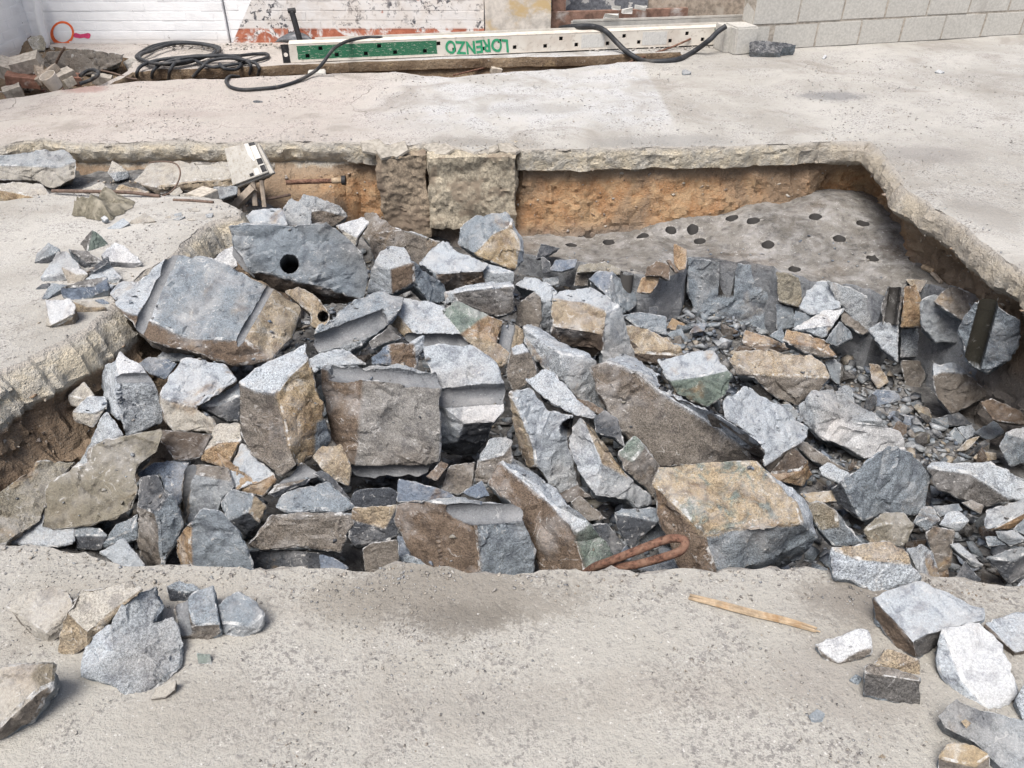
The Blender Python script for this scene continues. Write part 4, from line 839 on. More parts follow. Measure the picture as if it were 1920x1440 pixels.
S1('D','pale fractured shelf face left of the squared column','918,882 1000,830 1108,852 1110,1092 1000,1002','l','FFU',yf=0.12)
S1('D','bright orange chip lodged in the shelf face','1303,942 1345,918 1372,925 1345,1002','o','FU',yf=0.07)
S2('D','dark triangular block with a pale wavy top at the right bank','1335,1180 1340,1098 1400,1120 1500,1096 1560,1165','1400,1150','1700,1292 1640,1332 1560,1382 1450,1424 1360,1322','ln',nt='UUF',nf='FFU',yf=0.4,**B_)
S1('H','rusty brown stone in the corner of the right bank','1640,182 1720,160 1900,242 1930,330 1720,302','b','FU',yf=0.45)
S1('H','small pale stone behind the white-faced big stone','470,202 535,160 552,212 482,292','l','FU',z=-.6)
S1('H','grey stone behind the smooth pale rectangular slab','340,202 420,195 475,262 440,300','g','UF',z=-.6)
S1('H','dark flat stone under the triangular block','1340,292 1500,250 1602,332 1450,337','k','UUF',z=-.82)
R('H','big white-faced angular stone right of the smooth pale slab','500,292 560,122 800,90 842,182 1012,312 1020,352 830,312 730,282 580,322 1122,370 1167,492 1040,502 890,554 700,442 600,402',
  '1 2 3 4 5 6 7 8:UUFB:a|0 1 8 14:FL:l|8 7 6 5 9 10 11-14:FFU:w', z=-.58, **B_)
R('H','big square grey block standing on a corner at the right','760,692 960,532 1050,470 1200,522 1312,652 1262,872 1200,912 1000,900 890,954 842,862 692,742 740,832','0-9:FFUR:g|0 9 8 11 10:FL:k', z=-.5, **B_)
S1('H','brown flat slab in the gap under the white-faced stone','450,462 500,420 690,560 800,622 700,625 560,562','n','UF',z=-.62)
S2('H','dark brown stone with an ochre right side under the smooth pale slab','280,642 440,480 532,562','480,620','557,652 500,722 350,692','do',nt='FLU',nf='FRU',z=-.55)
S1('H','small light blue chip left of the square block on its corner','605,612 660,570 800,642 735,707 620,652','l','UUF',z=-.55)
S1('H','thin tan slab left of the square block on its corner','480,772 700,750 742,822 540,832','t','UUF',z=-.52)
R('H','muddy brown lump with a blue lower part, right of the colourful block','540,842 600,820 700,872 880,1082 700,1112 600,1002 560,932 720,980','0 1 2 7 5 6:UFL:m|2 3 4 5 7:FFU:g', z=-.42)
S2('H','rounded olive-brown stone below the square block on its corner','885,1012 1000,900 1150,890 1217,982','1050,960','1150,1112 930,1084','mm',nt='UUF',z=-.48)
R('H','long brown-fronted slab with a pale ochre-patched top at the right edge','1310,602 1330,578 1580,570 1700,570 1960,690 1960,812 1842,805 1580,642 1680,852 1500,802 1360,732','1-7 0:UUF:l|0 7 6 8 9 10:FFU:x', z=-.52, **B_)
R('H','pale teal slab with an orange-brown front, right edge of the pit','1668,992 1680,880 1960,790 1960,870 1700,1010 1960,930 1885,995','0-4:UUF:l|4 3 5 6:FF:o', z=-.5)
R('H','white-topped grey stone at the far right edge above the ochre-patched slab','1760,472 1808,375 1960,335 1960,432 1815,395 1960,565 1830,592','1 2 3 4:UUF:w|0 1 4 3 5 6:FFU:g', z=-.6)
S2('H','small grey stone, leftmost of three on the slope below the ochre-patched slab','1205,962 1270,850 1332,860 1382,942','1300,930','1300,1012','gg',z=-.5)
S1('H','flat grey stone, uppermost of three on the slope below the ochre-patched slab','1340,852 1500,835 1522,880 1380,922','g','UUF',z=-.5)
S2('H','grey stone, rightmost of three on the slope below the ochre-patched slab','1375,972 1430,890 1500,880 1572,950','1480,960','1500,1012','la',z=-.5)
S1('H','tall tan-grey stone beneath the three small grey ones','1290,1032 1340,982 1472,1012 1452,1200 1442,1320 1375,1320 1310,1102','n','FFU',z=-.5)
S1('H','pale blue upright stone behind the tan stone on the near edge','1165,1132 1270,1095 1332,1152 1380,1320 1260,1320 1200,1182','l','FUR',z=-.45)
S2('H','narrow blue slab pointing down right among the small stones','1440,1102 1500,1085 1662,1232','1560,1190','1600,1254','lg',nt='UUF',z=-.5)
S2('H','light grey stone right of the narrow blue slab','1740,1012 1860,1010 1960,1070','1850,1060','1830,1112 1760,1064','lg',z=-.52)
S1('H','small grey stone left of the light grey one at the right edge','1672,1050 1740,1048 1805,1102 1690,1114','g','UF',z=-.54)
S2('H','blocky grey stone at the right edge above the near lip of the pit','1675,1182 1900,1110 1960,1140','1840,1200','1960,1250 1832,1352','gk',nt='UUF',z=-.5)
S1('H','dark pointed stone below the narrow blue slab','1480,1310 1540,1200 1645,1330 1560,1350','k','UF',z=-.52)
S1('H','pale stone in the lower right corner of the pit','1835,1402 1920,1320 1980,1340 1980,1430','l','UF',z=-.5)
S1('H','brownish stone above the pale teal slab','1520,832 1580,810 1662,850 1642,905','n','UF',z=-.52)
S1('H','grey stone just under the pale teal slab','1850,1002 1930,930 1980,960 1940,1045','g','UF',z=-.5)
S1('H','grey chip, left of two side by side by the triangular block','1440,382 1480,345 1542,422 1492,472','g','UF',z=-.76)
S1('H','pale chip, right of two side by side by the triangular block','1490,347 1580,330 1622,390 1545,422','l','UF',z=-.76)
S1('H','thin tan flake propped up left of the white-topped stone','1480,502 1560,422 1642,400 1560,492','t','UF',z=-.72,name='stone_flake')
S1('H','tan lump below the propped tan flake','1590,542 1650,500 1742,512 1742,552 1660,572','t','UF',z=-.72)
S1('H','brown stone behind the propped tan flake','1580,462 1700,420 1692,502 1610,505','n','FU',z=-.76)
S1('H','dark blue flat stone on the gravel, upper of two below the shelf column','920,152 970,105 1100,110 1132,170 970,212','e','UF',z=-.8)
S1('H','dark blue flat stone on the gravel, lower of two below the shelf column','1040,282 1080,240 1252,292 1252,352 1100,332','e','UF',z=-.8)
S1('H','small olive stone right of the two dark blue flat stones','1208,212 1232,193 1312,230 1332,292 1252,262','m','FU',z=-.82)
S1('H','blue-grey slab end under the dark triangular block','1600,380 1730,300 1800,380 1700,430','g','UUF',z=-.74)
# ------------------------------------------------------------------ stones lying on the ground around the pit
G0 = dict(ground=0.0)
R('H','tan and white stone overhanging the near pit edge at right','690,1122 1045,1075 1150,1130 1190,1222 1000,1202 870,1192 1262,1312 1110,1362 940,1397 830,1332 700,1302','0-5:UUUF:t|0 5 4 3 6-10:FFU:l', ground=0.0, **B_)
R('K','large flat-topped greenish slab stone with a reddish left side, right foreground','970,352 1040,310 1270,240 1640,422 1640,485 1290,572 1210,632 1232,732 1100,662 980,482 1380,605 1370,642','0-6:UUUF:l|0 6 7 8 9:FLL:b|6 5 4 10 11 7:FFD:x', ground=0.0, **B_)
S2('K','white five-sided stone in the right foreground near the wood splinter','578,642 860,540 920,560 942,660','860,670 730,750','942,702 830,742 730,775 640,742','wn',ground=0.0)
S2('K','ochre-stained stone behind the dark speckled brick-shaped stone','955,775 1040,668 1242,738','1100,790','1256,850 1100,830','tt',ground=.0)
S2('K','dark speckled brick-shaped stone in the right foreground','908,795 930,785 1100,810 1245,852','1240,880 912,830','1242,1032 1100,1010 900,962','nx',nt='UUUF',ground=0.0)
R('K','big rounded whitish stone at the right of the foreground','1370,642 1410,540 1640,505 1780,652 1822,742 1872,952 1830,1022 1700,1062 1530,862 1480,962 1390,832','1-8:UUF:w|0 1 8 7 9 10:FLU:l', ground=0.0, **B_)
R('K','pale slab cut by the right edge of the picture, behind the big whitish stone','1680,502 1800,470 1990,410 1990,660 1862,692 1850,722 1660,522','0-4:UUU:l|0 4 5 6:FL:d', ground=0.0)
R('K','broad dusty grey boulder in the lower right corner','1385,1112 1500,1010 1640,1080 1800,1110 1990,1160 1990,1500 1760,1424 1600,1272 1420,1182','0-4 5-8:UUFL:a', ground=0.0, th=.3, **B_)
S2('K','ochre stone at the bottom edge of the picture, lower right','1375,1372 1430,1280 1590,1290 1702,1352','1600,1420','1690,1500 1370,1500','yn',ground=0.0)
S1('K','pale stone at the right edge below the pale slab','1868,1002 1920,900 1990,900 1990,1150 1925,1152','l','UFL',ground=0.0)
S1('K','small blue-grey pebble alone on the bare foreground','540,1102 590,1060 640,1090 622,1142 560,1152','g','UF',ground=0.0)
S1('K','small grey lump left of the brick-shaped stone','798,872 840,835 882,860 852,907','g','UF',ground=0.0)
S1('K','tiny yellow chip at the bottom of the right foreground','985,1368 1010,1350 1032,1368 1010,1390','y','UF',ground=0.0)
S1('K','tiny ochre chip on top of the dusty grey boulder','1515,1140 1545,1125 1580,1150 1550,1187','y','UUF',z=.07,th=.2)
S2('I','pale rounded slab stone, leftmost of the left foreground group','55,402 180,320 350,265 440,322 462,402','420,470 300,560 210,500','430,442 412,562 310,637 200,572','ss',nt='UUUF',ground=0.0,**B_)
S2('I','yellowish bent slab stone second from left in the left foreground','430,440 530,300 640,290 840,240 892,302','720,420 560,560','720,462 560,652 440,717 385,682','st',nt='UUF',nf='FFU',ground=0.0,**B_)
R('I','large grey layered stone in the middle of the left foreground group','525,852 560,660 720,520 840,340 1000,290 1032,402 980,512 1100,480 1162,640 1167,772 1050,872 930,972 800,952 720,882 630,852 940,700 740,690',
  '2-6 15 16:UUFR:a|1 2 16 0:UUFL:l|6 7 8 9 15:UUFR:a|0 16 15 9 10 11 12 13 14:UUF:a', ground=0.0, th=.3, **B_)
S2('I','small dark block at the back of the left foreground group','1070,272 1150,235 1240,260 1282,292','1200,310','1190,372 1100,362','gk',ground=0.0)
R('I','split block with a pinkish bore face and rusty seam, left foreground','1125,412 1190,362 1270,300 1370,265 1410,512 1250,522 1232,430 1150,572 1422,547 1340,602 1180,612','2 3 4 5 6 1:UUF:g|0 1 6 5 7:FLU:n|7 5 4 8 9 10:FF:n', ground=0.0, gr=[('g',1165,400,1180,540,.026,-.012,.05)])
S2('I','rounded grey half of the split block, rightmost of the left foreground group','1400,392 1520,310 1600,342 1692,442','1600,520 1450,500','1687,522 1560,607 1470,582 1425,542','ga',ground=0.0)
S1('I','small tan lump at the foot of the large layered stone','970,992 1000,930 1130,870 1122,932 1062,982','s','UF',ground=0.0)
R('I','sandy boulder with a dark front cut off by the left edge of the picture','-120,840 0,800 230,770 190,862 242,942 130,1042 0,1162 -120,1200 345,770 342,902 200,1132 0,1247 -120,1310','0-7:UUUF:s|2 8 9 4 3:FRU:m|7 6 5 4 9 10 11 12:FFR:n', ground=0.0, **B_)
S1('I','small blue-green chip on the ground right of the layered stone','1265,702 1350,708 1360,770 1275,765','v','UF',ground=0.0)
# cluster on the left ledge
S2('A','dark speckled stone, leftmost of the cluster on the left ledge','220,445 235,400 310,325 380,370','330,400','375,412 300,467 225,467','gk',nt='UUFL',ground=0.0)
R('A','dark pyramid-shaped stone at the back of the ledge cluster','505,345 590,243 630,262 702,335 640,352 560,385','0 1 5:FLU:x|1 2 3 4 5:FRU:v', ground=0.0)
S2('A','white-capped stone with a black front, right of the ledge cluster','648,398 740,322 800,350 912,452','700,440','850,492 700,480','wk',ground=0.0)
S2('A','flat dark slab in the middle of the ledge cluster','438,362 560,380 662,442','560,450','545,492','xk',ground=0.0,lift=.03)
S2('A','pale angular stone at the front left of the ledge cluster','260,542 370,380 422,378 512,482','370,530','440,562 280,582','la',nt='UUFL',ground=0.0)
S2('A','small cream stone in front of the pale angular one on the ledge','398,482 520,490 562,527','490,530','500,592 440,597','ws',ground=0.0)
S2('A','light grey four-sided stone in the right half of the ledge cluster','548,555 700,462 782,547','690,560','740,590 600,595','la',ground=0.0)
S1('A','dark stone wedge between the white-capped and the light grey stone','550,512 690,412 702,452 610,505','k','FU',ground=.03)
S2('A','long dark blue slab at the front of the ledge cluster','393,612 540,560 685,543','600,600','692,622 480,702 400,662','xe',nt='UUUF',nf='FFU',ground=0.0)
S1('A','flat greenish flake left of the long dark blue slab','268,682 330,585 432,600 365,642 310,684','g','UUF',ground=0.0,rise=.012,name='stone_flake')
S1('A','small dark flake at the left front of the ledge cluster','228,622 270,590 322,585 312,612','k','UF',ground=0.0,name='stone_flake')
S2('A','white broken stone, lowest of the ledge cluster','292,700 450,688 482,742','460,790 330,850','462,812 320,877 290,857 310,792','ws',nt='UUF',ground=0.0)
S2('A','tan flat stone right of the white broken stone on the ledge','472,702 600,698 682,742','560,740','540,787 480,782','st',ground=0.0)
S1('A','small dark chip behind the tan flat stone on the ledge','610,692 660,685 700,712 660,722','e','UF',ground=0.0)
S1('A','tan flake beside the muddy sacking','825,195 930,130 1002,182 870,207','s','UUF',ground=0.0,rise=.012,name='stone_flake')
S1('A','thin grey flake in front of the muddy sacking','690,232 790,165 832,197 770,237','l','UUF',ground=0.0,rise=.012,name='stone_flake')
S1('A','small white oval pebble on the muddy sacking','648,165 672,150 695,168 670,184','w','UF',ground=.02)
for i, (q, lb) in enumerate((('1120,140 1165,130 1168,150 1125,155','small grey tile chip on the ledge near its broken corner'),('1210,105 1260,98 1285,118 1225,125','flat chip nearest the ledge\'s broken corner'),('1110,175 1160,155 1190,155 1150,180','tan sliver in front of the small grey tile chip'),('1205,170 1240,162 1255,178 1212,182','square chip at the front right of the ledge chips'),('1320,140 1370,135 1360,160 1325,160','pale chip at the very corner of the ledge'),('1060,160 1090,152 1100,165 1068,168','tiny chip left of the tan sliver on the ledge'))):
    S1('A',lb,q,'as'[i % 2],'UUF',ground=0.0,rise=.012,name='stone_flake')
# pale stones in the left bank and the notch behind the ledge
S2('E','cream stone stuck in the left bank above the pointed slab','435,140 540,55 605,142','520,160','500,217 450,200','ss',z=-.18)
S2('E','pale stone in the left bank right beside the tall pale block','465,242 560,150 680,145 690,210','600,250','600,345 480,300','ls',z=-.2)
S2('T','thick rounded grey slab fragment at the left edge behind the ledge','-60,890 150,850 360,835 430,900','330,940 150,930 -60,930','425,1005 300,1062 250,1052 210,1020 -60,1010','as',nt='UUUF',nf='FFU',z=-.04,**B_)
S2('T','pale sandy slab fragment below the thick rounded one at the left edge','-60,1050 110,1020 240,1030 285,1090','180,1100','210,1147 -60,1140','sy',nt='UUUF',z=-.03)
S2('T','broad broken slab chunk lying behind the white spattered box','745,1022 850,910 1300,905 1550,910','1500,985 1290,1000 1020,1020 880,1050','1545,982 1290,1052 1030,1072 890,1092','st',nt='UUUF',nf='FFU',z=-.08,**B_)
S2('T','small pointed cream stone left of the broad slab chunk','605,972 630,900 720,960','660,960','732,1002 650,1022','sa',nt='UFL',nf='FRU',z=-.1)
S1('T','yellowish slab piece before the broad slab chunk','600,1112 670,1035 842,1075 832,1102 740,1117','y','UUF',z=-.06)
S1('T','pale flat piece left of the yellowish slab piece','440,1072 570,1020 612,1050 540,1102','s','UUF',z=-.08)
S1('T','grey slab piece in front of the broad chunk, right of the holed brick','1172,1092 1200,1050 1332,1045 1335,1092 1210,1132','a','UF',z=-.1)
S1('T','cream lump left of the holed brick','1010,1092 1080,1078 1084,1122 1020,1124','s','FU',z=-.08)
S1('T','pale lump left of the cream lump by the holed brick','938,1082 1010,1050 1032,1082 980,1112','s','UF',z=-.07)
# fragments along the back
S1('T','grey chunk standing in the corner of the white walls','150,225 180,200 235,195 260,240 255,285 190,290','m','FU',z=.12)
S1('T','long lump of broken footing along the white wall','230,340 270,290 420,270 700,300 690,350 560,400 420,445 330,430 260,390','n','FFU',z=.0,**B_)
S1('T','cream fragment at the base of the white wall by the hose coil','690,350 740,320 790,345 770,400 720,400','s','FU',z=-.03)
S1('V','flat grey stone alone on the bare floor at back right','-5,395 15,388 50,402 40,415 0,418','a','UF',ground=0.0)
S1('V','white scrap of rubble on the floor before the block wall','785,325 800,305 812,312 795,332','w','UF',ground=0.0,th=.3)
S1('V','white chip far right on the bare floor','1418,402 1440,390 1475,402 1450,412','w','UF',ground=0.0,th=.3)
S1('T','small dark chip on the pinkish floor','1420,568 1440,562 1478,568 1450,580','k','UF',ground=0.0,th=.3)
S1('V','charred flat timber block lying against the concrete block wall','375,238 430,225 560,238 640,252 560,270 555,295 375,292','k','FU',ground=0.0,name='timber_block',cat='timber',fine=.8)
# ================================================================== WALLS BEHIND
def brick_mesh(name, l, h, d, jit=.002):
    bm = bmesh.new(); box_bm(bm, 0, 0, 0, l, d, h, .003, jit); me = bm_mesh(name, bm); smooth(me, 40); return me
def brick_wall(name, label, x0, x1, y, mat, z0=-.12, courses=11, hw=2.4, axis='x', mort=M['mortar'], proud=.0014):
    """axis x: wall along x facing -y; axis y: wall along y (x0..x1 are y) at x=y facing +x"""
    bl, bh, gp_ = .218, .069, .006
    root = empty(name, ((x0+x1)/2, y, 0) if axis == 'x' else (y, (x0+x1)/2, 0)); tag(root, label, 'wall')
    D = .22; mid = (x0+x1)/2; Lw = x1-x0
    bm = bmesh.new()
    if axis == 'x': box_bm(bm, 0, D/2, (z0+hw)/2, Lw, D, hw-z0)
    else: box_bm(bm, -D/2, 0, (z0+hw)/2, D, Lw, hw-z0)
    link('wall_core', bm_mesh('wall_core', bm), mort, root)
    full = [brick_mesh('brick', bl, bh, .05) for _ in range(5)]
    for q in full: q.materials.append(mat)
    for c in range(courses):
        z = z0+c*(bh+gp_)+bh/2; s = -Lw/2-(.11 if c % 2 else 0.0)
        while s < Lw/2-.02:
            a, b_ = max(s, -Lw/2), min(s+bl, Lw/2); s += bl+gp_
            if b_-a < .04: continue
            if b_-a > bl-.001: me = random.choice(full)
            else: me = brick_mesh('brick', b_-a, bh, .05); me.materials.append(mat)
            o = link('brick', me, None, root); pr = .025-proud-random.uniform(0, .0016); m_ = (a+b_)/2
            o.location = (m_, pr, z) if axis == 'x' else (-pr, m_, z)
            o.rotation_euler = (random.choice((0, math.pi)), 0, 0) if axis == 'x' else (0, 0, math.pi/2)
    return root
WY = 7.2
brick_wall('painted_brick_wall', 'white painted brick wall at the back left with an orange ring sprayed on it', -4.05, -2.40, WY, M['whitebrick'], mort=M['whitebrick'])
brick_wall('side_brick_wall', 'white painted brick wall running along the left edge of the picture', 4.2, WY, -4.05, M['whitebrick'], axis='y', mort=M['whitebrick'])
brick_wall('flaking_brick_wall', 'flaking white and red brick wall behind the shovel', -2.39, -.235, WY+.03, M['oldbrick'], mort=M['oldbrick'])
def rough_box(name, mat, c, s, parent=None, amp=.012, step=.06, fk=1.0):
    bm = bmesh.new(); box_bm(bm, 0, 0, 0, *s)
    for _ in range(7):
        le = [e for e in bm.edges if e.calc_length() > step]
        if not le: break
        bmesh.ops.subdivide_edges(bm, edges=le, cuts=1, use_grid_fill=True)
    bm.normal_update(); sd = random.uniform(0, 90)
    mv = [(q, q.normal*(amp*((1.5-.8*fk)*nz(q.co+Vector(c), 6, sd)+.8*fk*facet((q.co+Vector(c))*9+Vector((sd, 0, 0)))+(1-fk)*.5*nz(q.co+Vector(c), 16, sd)+.5*fk*facet((q.co+Vector(c))*24)+.3*nz(q.co+Vector(c), 40, sd)))) for q in bm.verts]
    for q, d in mv: q.co += d
    me = bm_mesh(name, bm); smooth(me, 28); return link(name, me, mat, parent, c)
tag(rough_box('wall_pier', M['plaster'], (.05, WY+.09, 1.1), (.55, .24, 2.5), amp=.01, step=.08), 'stained plastered pier in the middle of the back wall', 'pier')
tag(rough_box('recessed_wall', M['darkwall'], (.87, WY+.5, 1.1), (1.3, .2, 2.5), amp=.012, step=.09), 'dark flaking wall recessed right of the plastered pier', 'wall')
tag(rough_box('rubble_wall', M['tanwall'], (2.1, WY+.52, 1.1), (1.16, .24, 2.5), amp=.02, step=.09), 'tan rough wall above the stacked boards at the back right', 'wall')
tag(rough_box('timber_post', M['redwood'], (.395, WY+.16, .6), (.11, .12, 1.5), amp=.006, step=.1), 'brown upright post between pier and dark recessed wall', 'post')
# sprayed ring and dash on the white wall
ring = []
for k in range(40):
    a = 2*math.pi*k/40; u, v = 117+19.5*math.cos(a)-4*math.sin(a), 62+20*math.sin(a)+4*math.cos(a); ring.append((u, v, 2.1+1.3*max(0, math.sin(a-.3))))
def spray(name, pts, mat, label, y=WY-.0035, cat='graffiti', closed=True):
    vs_, fs = [], []
    n = len(pts)
    for i, (u, v, wd) in enumerate(pts):
        a, b_ = pts[(i-1) % n if closed else max(0, i-1)], pts[(i+1) % n if closed else min(n-1, i+1)]; t = np.array((b_[0]-a[0], b_[1]-a[1])); t = t/np.linalg.norm(t); nn = np.array((-t[1], t[0]))*wd
        jj = 1+.15*nz((u, v, 0), .3); vs_ += [PY(u+nn[0]*jj, v+nn[1]*jj, y), PY(u-nn[0]*jj, v-nn[1]*jj, y)]
    for i in range(n if closed else n-1): j = (i+1) % n; fs.append((2*i, 2*j, 2*j+1, 2*i+1))
    return tag(rebase(link(name, mesh_np(name, vs_, fs), mat)), label, cat)
spray('sprayed_ring', ring, M['orange'], 'orange spray-painted ring on the white wall')
spray('sprayed_dash', [(138,65,2.5),(141,66,4.6),(150,68,4.0),(158,67,3.6),(164,67,5.5),(168,67.5,5.0),(169.5,68,2.0)], M['magenta'], 'magenta spray-painted dash beside the orange ring', closed=False)
# white downpipe strip in the corner
dp = tube_mesh('corner_pipe', [PY(66, -20, 7.1), PY(74, 30, 7.1), PY(88, 88, 7.1)], .03, 10); tag(rebase(link('corner_pipe', dp, M['whitebrick'])), 'white painted pipe in the corner of the white walls', 'pipe')

# concrete block wall at the right
ba, bb = P(1403, 96), P(1925, 64); dirv = (bb-ba)[:2]/np.linalg.norm((bb-ba)[:2]); ang = math.atan2(dirv[1], dirv[0])
bw = empty('concrete_block_wall', (ba[0], ba[1], 0), ang); tag(bw, 'low grey concrete block wall at the back right', 'wall')
def cblock():
    bm = bmesh.new(); box_bm(bm, 0, 0, 0, .394, .19, .194, .006, .0025); me = bm_mesh('concrete_block', bm); smooth(me, 40); me.materials.append(M['block']); return me
cbs = [cblock() for _ in range(4)]
for c in range(2):
    for k in range(16):
        o = link('concrete_block', random.choice(cbs), None, bw); o.location = (.197+k*.402-(.2 if c == 0 else 0.0)*(k > 0)+(0.0), .095+random.uniform(-.003, .003), -.004+.099+c*.201)
        if c == 0 and k == 0: o.location.x = -.03; 
box_obj('mortar_core', M['mortar'], (3.2, .097, .198), (6.4, .184, .39), bw, 0)
tag(box_obj('loose_concrete_block', M['block'], tuple(P(1383, 96))[:2]+(.1,), (.2, .22, .21), None, .012, .004, (0, 0, ang+.05)), 'single concrete block standing at the left end of the block wall', 'concrete block')

# ================================================================== shoring rail with square holes
ra, rb = P(546, 119), P(1362, 84); rd = (rb-ra)[:2]; RL = float(np.linalg.norm(rd)); rang = math.atan2(rd[1], rd[0])
rail = empty('shoring_rail', (ra[0], ra[1], .012), rang); tag(rail, 'long white and green aluminium rail with square holes and upside-down green lettering', 'rail')
RH, RD = .125, .12
def rail_s(u):      # distance along the rail for a photo column
    d = np.array((math.cos(rang), math.sin(rang))); r = ray(u, 100); A = np.array([[d[0], -r[0]], [d[1], -r[1]]]); return float(np.linalg.solve(A, -ra[:2])[0])
m, nt_, b = newmat('rail_paint'); t = NT(nt_); oc = t.n('TexCoord').outputs['Object']; x, y, z = t.sep(oc)
n1 = t.noise(oc, 18, 5, .7, .5); n2 = t.noise(oc, 6, 4, .6); sc = t.n('Mapping'); t.link(oc, sc.inputs[0]); sc.inputs['Scale'].default_value = (1, 1, 5); sc.inputs['Rotation'].default_value = (0, .7, 0); scr = t.noise(sc.outputs[0], 26, 4, .8)
c = t.mix(t.ramp(n2, .4, .7), (.66, .62, .55), (.56, .50, .43)); c = t.mix(t.math('MULTIPLY', t.ramp(n1, .54, .66), .65), c, (.34, .29, .24))
xe = t.math('ADD', x, t.math('MULTIPLY', t.math('SUBTRACT', n1, .5), .03))
gm = t.math('MULTIPLY', t.math('MULTIPLY', t.ramp(xe, rail_s(557), rail_s(558)), t.ramp(xe, rail_s(821), rail_s(819))), t.math('MULTIPLY', t.ramp(z, .012, .014), t.ramp(z, .116, .114)))
gm = t.math('MULTIPLY', gm, t.ramp(scr, .635, .565)); c = t.mix(gm, c, (.025, .145, .075))
gm2 = t.math('MULTIPLY', t.math('MULTIPLY', t.ramp(xe, rail_s(1333), rail_s(1334)), t.ramp(z, .03, .035)), t.ramp(scr, .6, .5)); c = t.mix(gm2, c, (.03, .13, .09))
t.link(c, b.inputs['Base Color']); b.inputs['Roughness'].default_value = .55; t.link(t.bump(n1, .2, .003), b.inputs['Normal']); M['rail'] = m
holes = []
for u in (576,631,686,741,797,852,908,965,1022,1080,1138,1196,1254,1314): holes.append((rail_s(u), .038))
for u in (602,712,823,937,1051,1168,1284): holes.append((rail_s(u), .090))
hw_ = .0155; hloops = [[(s-hw_, z-hw_), (s+hw_, z-hw_), (s+hw_, z+hw_), (s-hw_, z+hw_)] for s, z in holes]
v2, f2 = sheet([(0, 0), (RL, 0), (RL, RH), (0, RH)], hloops, [(k*.12, RH/2) for k in range(1, int(RL/.12))], lambda x, y: 0.0)
vv = [(p[0], 0, p[1]) for p in v2]; ff = [tuple(q) for q in f2]
for hl_ in hloops:
    s = len(vv); vv += [(p[0], 0, p[1]) for p in hl_]+[(p[0], .02, p[1]) for p in hl_]; ff += [(s+k, s+(k+1) % 4, s+4+(k+1) % 4, s+4+k) for k in range(4)]
link('front_plate', mesh_np('front_plate', vv, ff), M['rail'], rail)
box_obj('top_flange', M['rail'], (RL/2, RD/2+.004, RH+.003), (RL, RD, .006), rail, .001)
box_obj('bottom_flange', M['rail'], (RL/2, RD/2+.004, -.003), (RL, RD+.012, .006), rail, .001)
box_obj('back_plate', M['rail'], (RL/2, RD, RH/2), (RL, .006, RH-.002), rail, .0)
box_obj('dark_backing', M['black'], (RL/2, .045, RH/2), (RL-.02, .004, RH-.006), rail, .0)  # black sheet seen through the square holes
box_obj('lip', M['alu'], (RL/2+.1, RD-.006, RH+.014), (RL-.2, .012, .016), rail, .002)
bm = bmesh.new()
bm_v, bm_f = sheet([(-.028, -.006), (.028, -.006), (.028, .13), (-.028, .13)], [[(.016*math.cos(a), .055+.016*math.sin(a)) for a in np.linspace(0, 2*math.pi, 14, endpoint=False)]], [], lambda x, y: 0)
bm.free(); ep = mesh_np('end_plate', [(p[0]-.03, -.004, p[1]) for p in bm_v], bm_f); link('end_plate', ep, M['black'], rail)
tx = bpy.data.curves.new('lettering', 'FONT'); tx.body = 'LORENZO'; tx.align_x = 'CENTER'; tx.align_y = 'CENTER'; tx.size = .135; tx.offset = .0035; tx.space_character = 1.0; tx.extrude = .0006; tx.shear = -.12
to = bpy.data.objects.new('lettering_tmp', tx); C.objects.link(to); bpy.context.view_layer.update()
tm = bpy.data.meshes.new_from_object(to.evaluated_get(bpy.context.evaluated_depsgraph_get())); bpy.data.objects.remove(to); tm.name = 'lettering'
tm.materials.clear(); tm.materials.append(M['greenpaint']); s0, s1 = rail_s(834), rail_s(953); wx = max(v.co.x for v in tm.vertices)-min(v.co.x for v in tm.vertices)
for v_ in tm.vertices: v_.co.x += .004*math.sin(v_.co.x*40)+.003*math.sin(v_.co.y*55); v_.co.y += .006*math.sin(v_.co.x*14+.5)
lo = link('lettering', tm, None, rail, ((s0+s1)/2, -.0022, RH/2-.002)); lo.rotation_euler = (math.pi/2, math.pi, 0); lo.scale = ((s1-s0)/wx, 1, 1)
lo['label'] = 'green hand-painted LORENZO lettering, upside down'
for u0, u1 in ((1089, 1132), (1202, 1247)): box_obj('paper_label', M['sticker'], ((rail_s(u0)+rail_s(u1))/2, -.0012, .064), (rail_s(u1)-rail_s(u0), .002, .1), rail, 0)
tag(box_obj('support_block', M['block'], tuple(P(594, 137))[:2]+(-.05,), (.13, .12, .125), None, .006, .003, (0, 0, rang)), 'white block propping the rail in front of the trench', 'block')
# long members stacked behind the rail
def plank(name, mat, p, q, h, d, label, zb, cat, lipm=None):
    a, b_ = PY(*p), PY(*q); L_ = float(np.linalg.norm((b_-a)[:2])); r = empty(name, (a[0], a[1], zb), math.atan2((b_-a)[1], (b_-a)[0])); tag(r, label, cat)
    rough = rough_box('body', mat, (L_/2, d/2, h/2), (L_, d, h), r, amp=.003, step=.12)
    if lipm: box_obj('edge_lip', lipm, (L_/2, .004, h+.012), (L_, .012, .018), r, .002); box_obj('base_lip', lipm, (L_/2, -.003, .006), (L_, .012, .012), r, .002)
    return r
plank('aluminium_plank', M['alu'], (1073, 62, 7.13), (1404, 45, 7.36), .16, .07, 'pale aluminium plank lying directly behind the white rail', .02, 'plank', M['alu'])
plank('brown_board', M['redwood'], (1010, 40, 7.24), (1290, 20, 7.43), .215, .05, 'brown weathered board with torn white paper behind the aluminium plank', .02, 'board')
plank('grey_board', M['greywood'], (1215, 30, 7.45), (1408, 18, 7.5), .28, .05, 'grey weathered board at the back by the block wall', .02, 'board')
